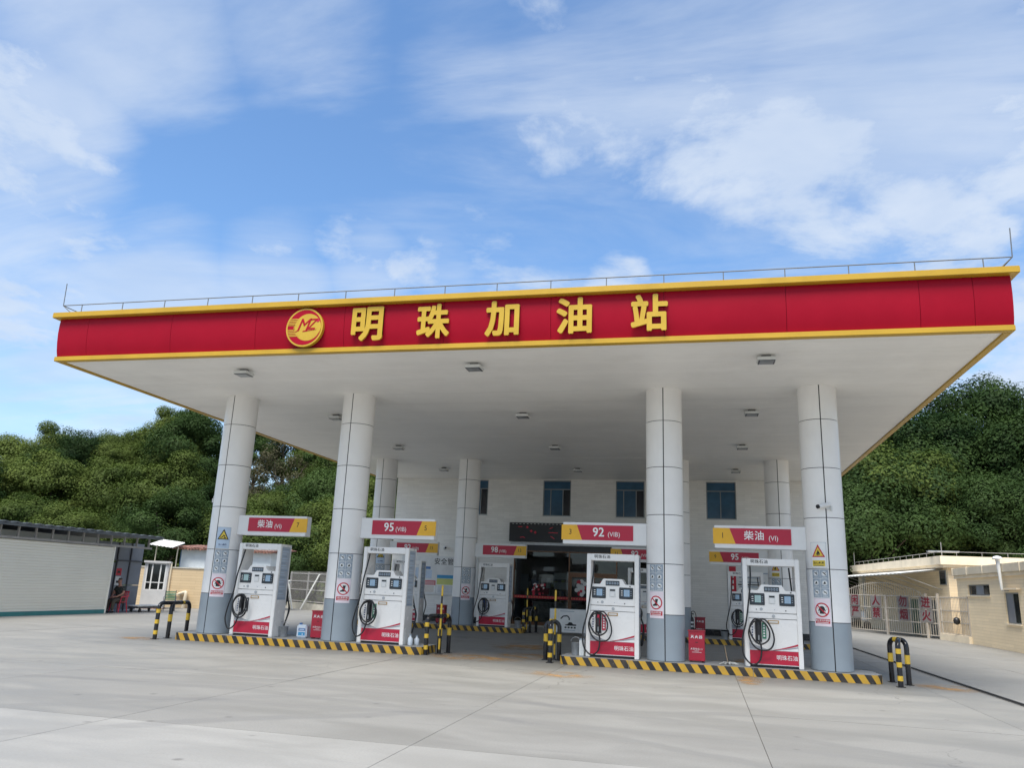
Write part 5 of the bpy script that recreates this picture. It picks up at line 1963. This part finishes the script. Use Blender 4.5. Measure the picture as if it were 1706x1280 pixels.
t_, L_ = bar_fence('bar_fence', 'grey bar fence on a low stone base running to the station building', 'fence', (-19.0, 24.0), (-9.9, 17.6), .36, lambda x: 2.16, .125, X['barsg'],
                   [(.45, 0, 11.1), (1.1, 0, 11.1), (1.58, 0, 11.1), (2.02, 0, 11.1)])
for k in range(5):
    Geo().box(k * 2.22 + .01, k * 2.22 + 2.21, -.12, .12, 0, .345, X['wallst']).build('base_block', t_)
for k in range(6):
    Geo().box(k * 2.2 - .04, k * 2.2 + .04, -.041, .041, .347, 2.12, X['barsg']).build('post', t_)
Geo().beam((3.6, -.05, 2.0), (2.75, -.6, .02), .07, .07, X['offw']).build('brace', t_)
t_ = thing('white_pipe', 'white pipe leaning in front of the bar fence', 'pipe', (-17.9, 22.55, 0))
Geo().tube([(0, -.1, 0), (-.42, -.05, 1.45)], .05, X['offw'], 10).build('pipe_tube', t_)
Geo().tube([(-.42, -.05, 1.45), (-.44, -.05, 1.55), (-.3, -.06, 1.56)], .065, X['offw'], 10).build('elbow', t_)

G0, G1 = Vector((13.2, 33.29)), Vector((17.2, 25.9))


def gate_top(x):      # arched top of the gate, plain fence beyond it
    if x > 7.3:
        return 2.16
    q = (x - 4.2) / 3.6
    return 2.93 - .72 * q * q if abs(q) < 1 else 2.2


t_, L_ = bar_fence('barred_gate', 'arched barred gate carrying eight red lettered plates by the cream building', 'gate', G0, G1, .14, gate_top, .165, X['bars'],
                   [(.17, 0, 8.4), (.78, 0, 8.4), (1.46, 0, 8.4), (2.12, 0, 8.4)], r=.013)
g = Geo()
pp = [(x, 0, gate_top(x) - .10) for x in [.62 + 7.16 * i / 24 for i in range(25)]]
for a, c in zip(pp, pp[1:]):
    g.beam(a, c, .02, .03, X['bars'])
g.build('arch_rail', t_)
for x, w in ((.02, .09), (4.55, .14), (7.55, .12), (8.38, .10)):
    Geo().box(x - w / 2, x + w / 2, -.045, .045, 0, 2.3 if w < .13 else 2.15, X['bars']).build('post', t_)
for (x0, pair) in ((1.55, '闲严'), (3.35, '人禁'), (5.50, '勿烟'), (7.10, '进火')):
    if x0 > 7:
        x0 = 7.14
    for ch_, z0, z1 in ((pair[0], 1.50, 2.09), (pair[1], .82, 1.42)):
        pl = Geo().box(x0, x0 + .86, -.055, -.03, z0, z1, X['plate']).build('sign_plate', t_)
        Geo().text(ch_, x0 + .43, (z0 + z1) / 2, .60, -.057, X['print_dr'], bold=.016, sx=1.08).build('lettering', pl)
# the plates are set by the gate's own bays
t2, L2 = bar_fence('bar_fence', 'short barred fence on a cream kerb between the gate and the cream building', 'fence', (17.25, 25.8), (17.62, 22.4), .33, lambda x: 2.2, .17, X['bars'],
                   [(.36, 0, 3.4), (1.46, 0, 3.4), (.9, 0, 3.4), (2.1, 0, 3.4)], r=.014)
Geo().box(0, 3.42, -.14, .14, 0, .33, X['creamp']).build('base_block', t2)
Geo().box(3.34, 3.42, -.045, .045, .332, 2.2, X['bars']).build('post', t2)

# ================================================================== CREAM BUILDINGS on the far side
lb = thing('cream_outbuilding', 'low cream clad outbuilding with a small window pair and roof duct beside the gate', 'building', (0, 0, 0))
wx = 17.62
WINR = [(19.3, 22.3, 2.22, 2.72, 3), (16.0, 17.6, 1.1, 2.35, 2)]
g = Geo()
ya, yb, zt = 4.0, 23.9, 3.02
cutsy = [ya, 16.0, 17.6, 19.3, 22.3, yb]
cw = X['creamy']
g.box(wx, wx + .2, ya, 16.0, 0, zt, cw)
g.box(wx, wx + .2, 16.0, 17.6, 0, 1.1, cw)
g.box(wx, wx + .2, 16.0, 17.6, 2.35, zt, cw)
g.box(wx, wx + .2, 17.6, 19.3, 0, zt, cw)
g.box(wx, wx + .2, 19.3, 22.3, 0, 2.22, cw)
g.box(wx, wx + .2, 19.3, 22.3, 2.72, zt, cw)
g.box(wx, wx + .2, 22.3, yb, 0, zt, cw)
g.box(wx + .2, wx + 7, yb - .2, yb, 0, zt, X['cream'])
g.box(wx + .2, wx + 7, ya, ya + .2, 0, zt, X['cream'])
g.build('wall', lb)
Geo().box(wx - .1, wx + 7, ya - .1, yb + .05, zt + .002, zt + .14, X['creamp']).build('roof', lb)
for (y0_, y1_, z0, z1, n) in WINR:
    g = Geo()
    f = .05
    x0 = wx + .06
    g.box(x0, x0 + .06, y0_, y1_, z0, z0 + f, X['wframe'])
    g.box(x0, x0 + .06, y0_, y1_, z1 - f, z1, X['wframe'])
    for i in range(n + 1):
        yy = y0_ + (y1_ - y0_ - f) * i / n
        g.box(x0 + .002, x0 + .058, yy, yy + f, z0 + f, z1 - f, X['wframe'])
    fr = g.build('window', lb)
    for i in range(n):
        yy = y0_ + (y1_ - y0_ - f) * i / n
        Geo().box(x0 + .02, x0 + .03, yy + f, yy + (y1_ - y0_ - f) / n, z0 + f, z1 - f, X['bglass'] if (n == 2 and i == 0) or (n == 3 and i != 1) else X['shedpanel']).build('pane', fr)
    Geo().box(x0 - .12, x0 - .002, y0_ - .05, y1_ + .05, z0 - .05, z0 - .003, X['creamp']).build('sill', fr)
du = thing('roof_duct', 'long cream duct with joint collars along the outbuilding roof edge', 'duct', (wx - .02, 0, 0))
for k in range(9):
    y1_ = 23.85 - k * 2.2
    Geo().box(-.16, .22, y1_ - 2.19, y1_, 3.165, 3.52, X['creampipe']).build('duct_section', du, bevel=.02)
    Geo().box(-.185, .245, y1_ - .04, y1_ + .03, 3.1645, 3.535, X['creampipe']).build('collar', du)
t_ = thing('vent_pipe', 'white vent pipe with mushroom cap standing on the outbuilding wall bracket', 'vent pipe', (wx - .28, 17.05, 0))
Geo().tube([(.05, 0, 2.45), (.0, 0, 3.72)], [.05, .085], X['offw'], 14).build('pipe_tube', t_)
Geo().lathe([(.10, -.04), (.19, -.05), (.20, 0), (.14, .07), (.04, .10)], X['white'], (0, 0, 3.74)).build('cap', t_)
Geo().beam((.02, -.05, 2.42), (.28, -.05, 2.42), .04, .04, X['steel']).build('bracket', t_)
Geo().box(.1, .26, -1.4, .15, 2.46, 2.52, X['creamp']).build('window_hood', t_)

tb = thing('cream_tall_block', 'cream rendered block with parapet roof behind the barred gate', 'building', (0, 0, 0))
Cn = Vector((17.24, 25.36))
FL = Vector((15.75, 41.6))


def on_face(s, out=0.0):
    d = (FL - Cn).normalized()
    nrm = Vector((-d.y, d.x))      # towards -x
    p = Cn + d * s + nrm * (out - .42)
    return p.x, p.y


def face_box(s0, s1, o0, o1, z0, z1, m):
    g = Geo()
    pts = [on_face(s0, o0), on_face(s1, o0), on_face(s1, o1), on_face(s0, o1)]
    g.add([(*p, z0) for p in pts] + [(*p, z1) for p in pts], [(0, 1, 2, 3), (7, 6, 5, 4), (0, 4, 5, 1), (1, 5, 6, 2), (2, 6, 7, 3), (3, 7, 4, 0)], m)
    return g


def slab(z0, z1, e, m):
    d = (FL - Cn).normalized()
    nrm = Vector((-d.y, d.x))
    a = Cn + nrm * (e - .42) - Vector((0, e))
    c = FL + nrm * (e - .42) + d * e
    pts = [a, (30, 25.8 - e), (30, c.y), c]
    return Geo().add([(p[0], p[1], z0) for p in pts] + [(p[0], p[1], z1) for p in pts], [(3, 2, 1, 0), (4, 5, 6, 7)] + [(i, (i + 1) % 4, 4 + (i + 1) % 4, 4 + i) for i in range(4)], m)


slab(0, 3.62, 0, X['creamy']).build('wall', tb)
slab(3.622, 3.76, .30, X['creamp']).build('eaves_slab', tb)
slab(3.763, 4.2, .42, X['creamp']).build('parapet', tb)
g = Geo()
d = (FL - Cn).normalized()
c0 = on_face(-.25, .3)
c1 = on_face(15.9, .3)
g.tube([(*c1, 4.42), (*c0, 4.42), (30, 25.6, 4.42)], .013, X['barsg'], 6)
g.build('roof_rail', tb)
for k in range(16):
    p = on_face(-.25 + k * 1.07, .3)
    Geo().tube([(*p, 4.2), (*p, 4.42)], .010, X['barsg'], 6).build('rail_post', tb)
for k in range(10):
    Geo().tube([(18.2 + k * 1.2, 25.55, 4.2), (18.2 + k * 1.2, 25.55, 4.42)], .010, X['barsg'], 6).build('rail_post', tb)
p = on_face(-.25, .3)
Geo().tube([(*p, 4.2), (*p, 4.9)], .018, X['barsg'], 6).build('lightning_rod', tb)
p = on_face(15.9, .3)
Geo().tube([(*p, 4.2), (*p, 5.2)], .022, X['barsg'], 6).build('lightning_rod', tb)
Geo().box(16.9, 18.4, 25.7, 26.1, 4.43, 4.5, X['steel']).build('roof_plank', tb)
for (s0, s1, z1, m_) in ((4.55, 5.75, 1.98, 'doorg'), (1.35, 2.9, 1.95, 'doorgrey')):
    dr = face_box(s0, s1, -.005, .04, 0, z1, X[m_]).build('door', tb)
    face_box(s0 - .07, s0 - .002, -.005, .06, 0, z1 + .07, X['offw']).build('door_frame', dr)
    face_box(s1 + .002, s1 + .07, -.005, .06, 0, z1 + .07, X['offw']).build('door_frame', dr)
wn = face_box(.25, 1.1, -.005, .03, 2.75, 3.5, X['wframe']).build('window', tb)
face_box(.32, 1.03, .031, .036, 2.8, 3.45, X['bglass']).build('pane', wn)
Geo().box(18.1, 18.25, 25.22, 25.35, 3.1, 4.15, X['creampipe']).build('downpipe', tb)
face_box(14.6, 14.9, .0, .12, 0, 3.6, X['offw']).build('corner_post', tb)
# wide white awning on thin struts over the doors
aw = thing('white_awning', 'wide thin white awning on diagonal struts above the gate', 'awning', (0, 0, 0))
g = Geo()
a0, a1 = on_face(.6, .0), on_face(15.0, .0)
b0, b1 = on_face(.6, 2.3), on_face(15.0, 2.3)
vs = []
for (p, q, z0_) in ((a0, a1, 3.60), (b0, b1, 3.28)):
    for i in range(41):
        f = i / 40
        vs.append((p[0] + (q[0] - p[0]) * f, p[1] + (q[1] - p[1]) * f, z0_ + (.015 if i % 2 else -.015)))
vs += [(x, y, z - .04) for x, y, z in vs]
g.add(vs, [(i, i + 1, 42 + i, 41 + i) for i in range(40)] + [(82 + i, 123 + i, 124 + i, 83 + i) for i in range(40)] + [(41 + i, 42 + i, 124 + i, 123 + i) for i in range(40)], X['awning'])
g.build('sheet', aw)
for k in range(8):
    s = .9 + k * 1.95
    Geo().beam((*on_face(s, .02), 2.5), (*on_face(s, 2.1), 3.22), .03, .03, X['barsg']).build('strut', aw)
    Geo().beam((*on_face(s, .02), 3.5), (*on_face(s, 2.25), 3.235), .03, .03, X['barsg']).build('strut', aw)
Geo().beam((*on_face(.7, 2.1), 3.235), (*on_face(14.9, 2.1), 3.235), .03, .03, X['barsg']).build('edge_rail', aw)

t_ = thing('motor_tricycle', 'dark parked motor tricycle behind the barred gate', 'tricycle', (14.3, 35.2, 0), 1.9)
Geo().box(-.5, .5, -.1, 1.2, .45, .8, X['dsteel']).build('cargo_bed', t_, bevel=.02)
Geo().box(-.16, .16, -.75, -.12, .5, .72, X['black']).build('saddle', t_, bevel=.04)
Geo().box(-.22, .22, -1.15, -.95, .55, 1.15, X['offw']).build('front_shield', t_, bevel=.04)
Geo().tube([(-.35, -.98, 1.2), (0, -1.0, 1.12), (.35, -.98, 1.2)], .018, X['black'], 8).build('handlebar', t_)
for (x, y) in ((0, -1.2), (-.5, .7), (.5, .7)):
    Geo().tube([(x - .05, y, .26), (x + .05, y, .26)], .26, X['rubber'], 18).build('wheel', t_)
t_ = thing('lantern', 'round dark lantern hanging on the fence between gate and outbuilding', 'lantern', (17.36, 23.6, 1.0))
Geo().lathe([(.03, .18), (.13, .12), (.16, 0), (.13, -.12), (.03, -.18)][::-1], X['black']).build('lamp_shade', t_)
Geo().tube([(0, 0, .17), (0, 0, .36)], .012, X['black'], 6).build('hook', t_)

# ================================================================== TREES
RN = np.random.default_rng(5)


def crown_mesh(name, seed, rx, rz, m, nclump, nleaf, leaf, low=.0, sparse=1.0, cl=.33):
    r = np.random.default_rng(seed)
    cs = []
    while len(cs) < nclump:
        d = r.normal(size=3)
        d /= np.linalg.norm(d)
        if d[2] < -.55:
            continue
        k = r.uniform(.62, 1.0)
        lob = 1 + .22 * math.sin(3 * math.atan2(d[1], d[0]) + seed) + .12 * math.sin(5 * d[2] + seed * 2)
        cs.append((d[0] * rx * k * lob, d[1] * rx * k * lob, d[2] * rz * k * (1 + .15 * math.cos(seed + 2 * d[0]))))
    V, F = [], []
    for c in cs:
        cr = r.uniform(.6, 1.2) * rx * cl
        n = int(nleaf * r.uniform(.6, 1.3) * sparse)
        d = r.normal(size=(n, 3))
        d /= np.linalg.norm(d, axis=1)[:, None]
        p = np.array(c) + d * (cr * np.abs(r.normal(.84, .15, n)))[:, None] * np.array([1.15, 1.15, .9])
        cdir = np.array(c) / (np.linalg.norm(c) + 1e-6)
        nrm = d * 1.1 + cdir * .35 + r.normal(size=(n, 3)) * .30 + np.array([0, 0, .35])
        nrm /= np.linalg.norm(nrm, axis=1)[:, None]
        a = np.cross(nrm, r.normal(size=(n, 3)))
        a /= np.linalg.norm(a, axis=1)[:, None] + 1e-9
        b_ = np.cross(nrm, a)
        sz = leaf * r.uniform(.6, 1.35, n)[:, None]
        k = len(V) // 1
        base = sum(len(x) for x in V)
        quad = np.stack([p - a * sz, p - b_ * sz * .55 + nrm * sz * .15, p + a * sz, p + b_ * sz * .55 + nrm * sz * .15], 1).reshape(-1, 3)
        V.append(quad)
        idx = base + np.arange(n)[:, None] * 4
        F.append(np.concatenate([idx + 0, idx + 1, idx + 2, idx + 3], 1))
    V = np.concatenate(V)
    F = np.concatenate(F)
    me = bpy.data.meshes.new(name)
    me.vertices.add(len(V))
    me.vertices.foreach_set('co', V.ravel().astype(np.float32))
    me.loops.add(F.size)
    me.loops.foreach_set('vertex_index', F.ravel().astype(np.int32))
    me.polygons.add(len(F))
    me.polygons.foreach_set('loop_start', np.arange(len(F), dtype=np.int32) * 4)
    me.polygons.foreach_set('loop_total', np.full(len(F), 4, np.int32))
    me.materials.append(m)
    me.update()
    me.validate()
    return me, cs


def trunk_mesh(seed, cs, hc, r0):
    r = random.Random(seed)
    g = Geo()
    b1 = (r.uniform(-.2, .2), r.uniform(-.2, .2), hc * .55)
    g.tube(smooth_path([(0, 0, -.3), (b1[0] * .4, b1[1] * .4, hc * .3), b1, (b1[0] * 1.3, b1[1] * 1.3, hc * .95)], 4), [r0 * (1.25 - .8 * i / 12) for i in range(13)], X['bark'], 8)
    for c in r.sample(cs, 9):
        mid = (c[0] * .45 + b1[0] * .5, c[1] * .45 + b1[1] * .5, hc * .55 + (c[2] + hc * .45) * .42)
        P = smooth_path([b1, mid, (c[0], c[1], hc + c[2])], 4)
        g.tube(P, [r0 * (.5 - .42 * i / (len(P) - 1)) for i in range(len(P))], X['bark'], 6)
    return g.mesh('trunk')


KINDS_ = {}
spec = {'olive': [(1, 3.3, 3.0), (2, 3.0, 3.4), (3, 3.6, 2.8)], 'deep': [(4, 3.4, 3.3), (5, 3.7, 3.0), (6, 3.1, 3.7)], 'dry': [(7, 2.8, 3.2)], 'airy': [(8, 2.6, 3.9), (9, 3.0, 3.3)]}
for kd, L in spec.items():
    KINDS_[kd] = []
    for sd_, rx, rz in L:
        if kd == 'dry':
            me, cs = crown_mesh('crown', sd_, rx, rz, X['leaf_dry'], 40, 260, .085, sparse=.8)
        elif kd == 'airy':
            me, cs = crown_mesh('crown', sd_, rx, rz, X['leaf_deep'], 30, 420, .09, cl=.24)
        else:
            me, cs = crown_mesh('crown', sd_, rx, rz, X['leaf_olive' if kd == 'olive' else 'leaf_deep'], 46, 900, .080)
        hc = rz * .75 + 1.9
        KINDS_[kd].append((me, trunk_mesh(sd_, cs, hc, .2), hc))

NTREE = 0


def tree(kd, x, y, s, lab, group):
    global NTREE
    me, tr, hc = R.choice(KINDS_[kd])
    z = hill_h(x, y)
    t_ = thing('broadleaf_tree', lab, 'tree', (x, y, z - .1), R.uniform(0, 6.28), group)
    w = s * R.uniform(.92, 1.12)
    t_.scale = (w, w, s)
    o = bpy.data.objects.new('trunk', tr)
    COL.objects.link(o)
    o.parent = t_
    o = bpy.data.objects.new('crown', me)
    COL.objects.link(o)
    o.parent = t_
    o.location = (0, 0, hc)
    NTREE += 1
    return t_


# the wooded slope beyond the shed: rows climbing to the ridge
def shape(kd):
    return {'olive': 'olive green tree', 'deep': 'deep green tree', 'dry': 'thin brownish tree', 'airy': 'open crowned slender tree'}[kd]


rows = [(27, -47, -9, 4.4, .80), (33, -54, -9, 4.9, .95), (40, -61, -10, 5.0, 1.05), (48, -69, -12, 5.2, 1.1), (57, -78, -14, 5.6, 1.15), (66, -88, -16, 6.2, 1.2)]
rname = ['at the slope foot', 'low on the slope', 'half way up the slope', 'high on the slope', 'just below the ridge', 'on the ridge skyline']


def where(x, y):
    a = math.degrees(math.atan2(x - CAM_POS[0], y - CAM_POS[1]))
    if a < -38:
        return 'beyond the outer end of the long shed'
    if a < -33:
        return 'beyond the long shed roof'
    if a < -28:
        return 'behind the guard booth'
    if a < -22:
        return 'behind the pale house'
    if a < -15:
        return 'behind the bar fence'
    return 'behind the station building'


for k, (y, x0, x1, st, s) in enumerate(rows):
    x = x0
    while x < x1:
        xx, yy = x + R.uniform(-1.2, 1.2), y + R.uniform(-2, 2)
        if not (k == 0 and -26 < xx < -15 and yy < 26.5) and not (k > 3 and xx < -64):
            kd = 'olive' if R.random() < .6 else 'deep'
            if k in (3, 4) and -42 < xx < -34 and R.random() < .6:
                kd = 'dry'
            if k >= 4 and R.random() < .4:
                kd = 'airy'
            lab = shape(kd) + ' ' + rname[k] + ' ' + where(xx, yy)
            tree(kd, xx, yy, s * R.uniform(.72, 1.25), lab, 'trees on the wooded slope')
        x += st
# taller dark wood behind the cream buildings
rows = [(47, 12, 40, 5.0, 1.35), (53, 10, 44, 5.2, 1.55), (60, 8, 48, 5.6, 1.6), (69, 4, 54, 6.0, 1.6)]
rname = ['in the front rank', 'in the second rank', 'in the third rank', 'on the skyline']
for k, (y, x0, x1, st, s) in enumerate(rows):
    x = x0
    while x < x1:
        xx, yy = x + R.uniform(-1.2, 1.2), y + R.uniform(-1.5, 1.5)
        kd = 'deep' if R.random() < .85 else 'olive'
        if k == 3 and R.random() < .4:
            kd = 'airy'
        a = math.degrees(math.atan2(xx - CAM_POS[0], yy - CAM_POS[1]))
        pl = 'behind the station building' if a < 9 else 'above the arched gate' if a < 13.5 else 'above the parapet corner' if a < 16.5 else 'above the vent pipe' if a < 20 else 'beyond the cream outbuilding'
        tree(kd, xx, yy, s * R.uniform(.85, 1.2), shape(kd) + ' ' + rname[k] + ' ' + pl, 'trees of the dark wood')
        x += st
for (x, y, s) in ((31, 40, 1.25), (34, 33, 1.2), (36, 44, 1.3), (38, 26, 1.1), (30, 47, 1.2)):
    tree('deep', x, y, s, 'deep green tree at the side of the dark wood beyond the cream outbuilding', 'trees of the dark wood')

for (x, y, s, what) in ((20.3, 51.5, 1.7, 'tall deep green tree rising closest under the canopy corner'), (22.6, 56.5, 1.75, 'tall deep green tree standing second from the canopy corner'),
                        (25.2, 59, 1.7, 'tall deep green tree standing third from the canopy corner'), (17.6, 50, 1.5, 'deep green tree low between gate and canopy edge')):
    tree('deep', x, y, s, what.replace('closest ', ''), 'trees of the dark wood')

# undergrowth closing the foot of both woods: one mass


def undergrowth(name, pts, m):
    V, F = [], []
    base = 0
    for (x, y, h, w, n) in pts:
        z = hill_h(x, y)
        p = np.stack([x + RN.normal(0, w * .5, n), y + RN.normal(0, w * .5, n), z + RN.uniform(0, 1, n) ** .8 * h], 1)
        nrm = RN.normal(size=(n, 3)) + np.array([0, -.4, .6])
        nrm /= np.linalg.norm(nrm, axis=1)[:, None]
        a = np.cross(nrm, RN.normal(size=(n, 3)))
        a /= np.linalg.norm(a, axis=1)[:, None] + 1e-9
        b_ = np.cross(nrm, a)
        sz = RN.uniform(.09, .22, n)[:, None]
        V.append(np.stack([p - a * sz, p - b_ * sz * .55, p + a * sz, p + b_ * sz * .55], 1).reshape(-1, 3))
        F.append(base + np.arange(n * 4).reshape(-1, 4))
        base += n * 4
    V, F = np.concatenate(V), np.concatenate(F)
    me = bpy.data.meshes.new(name)
    me.from_pydata(V.tolist(), [], F.tolist())
    me.materials.append(m)
    o = bpy.data.objects.new(name, me)
    COL.objects.link(o)
    o['kind'] = 'stuff'
    o['label'], o['category'] = 'tangled green undergrowth filling the foot of the wood', 'undergrowth'
    return o


pts = []
for i in range(150):
    x = RN.uniform(-62, -9)
    y = RN.uniform(25.5, 40) if not -25 < x < -15 else RN.uniform(27, 42)
    pts.append((x, y, RN.uniform(1.2, 3.2), RN.uniform(1.2, 2.2), 260))
for i in range(70):
    pts.append((RN.uniform(-60, -27), RN.uniform(14, 26), RN.uniform(1, 2.6), RN.uniform(1.2, 2.0), 220))
undergrowth('undergrowth', pts, X['leaf_olive'])
pts = [(RN.uniform(11, 42), RN.uniform(43.5, 56), RN.uniform(1.0, 2.4), RN.uniform(1.2, 2.4), 280) for i in range(45)]
undergrowth('undergrowth', pts, X['leaf_deep'])
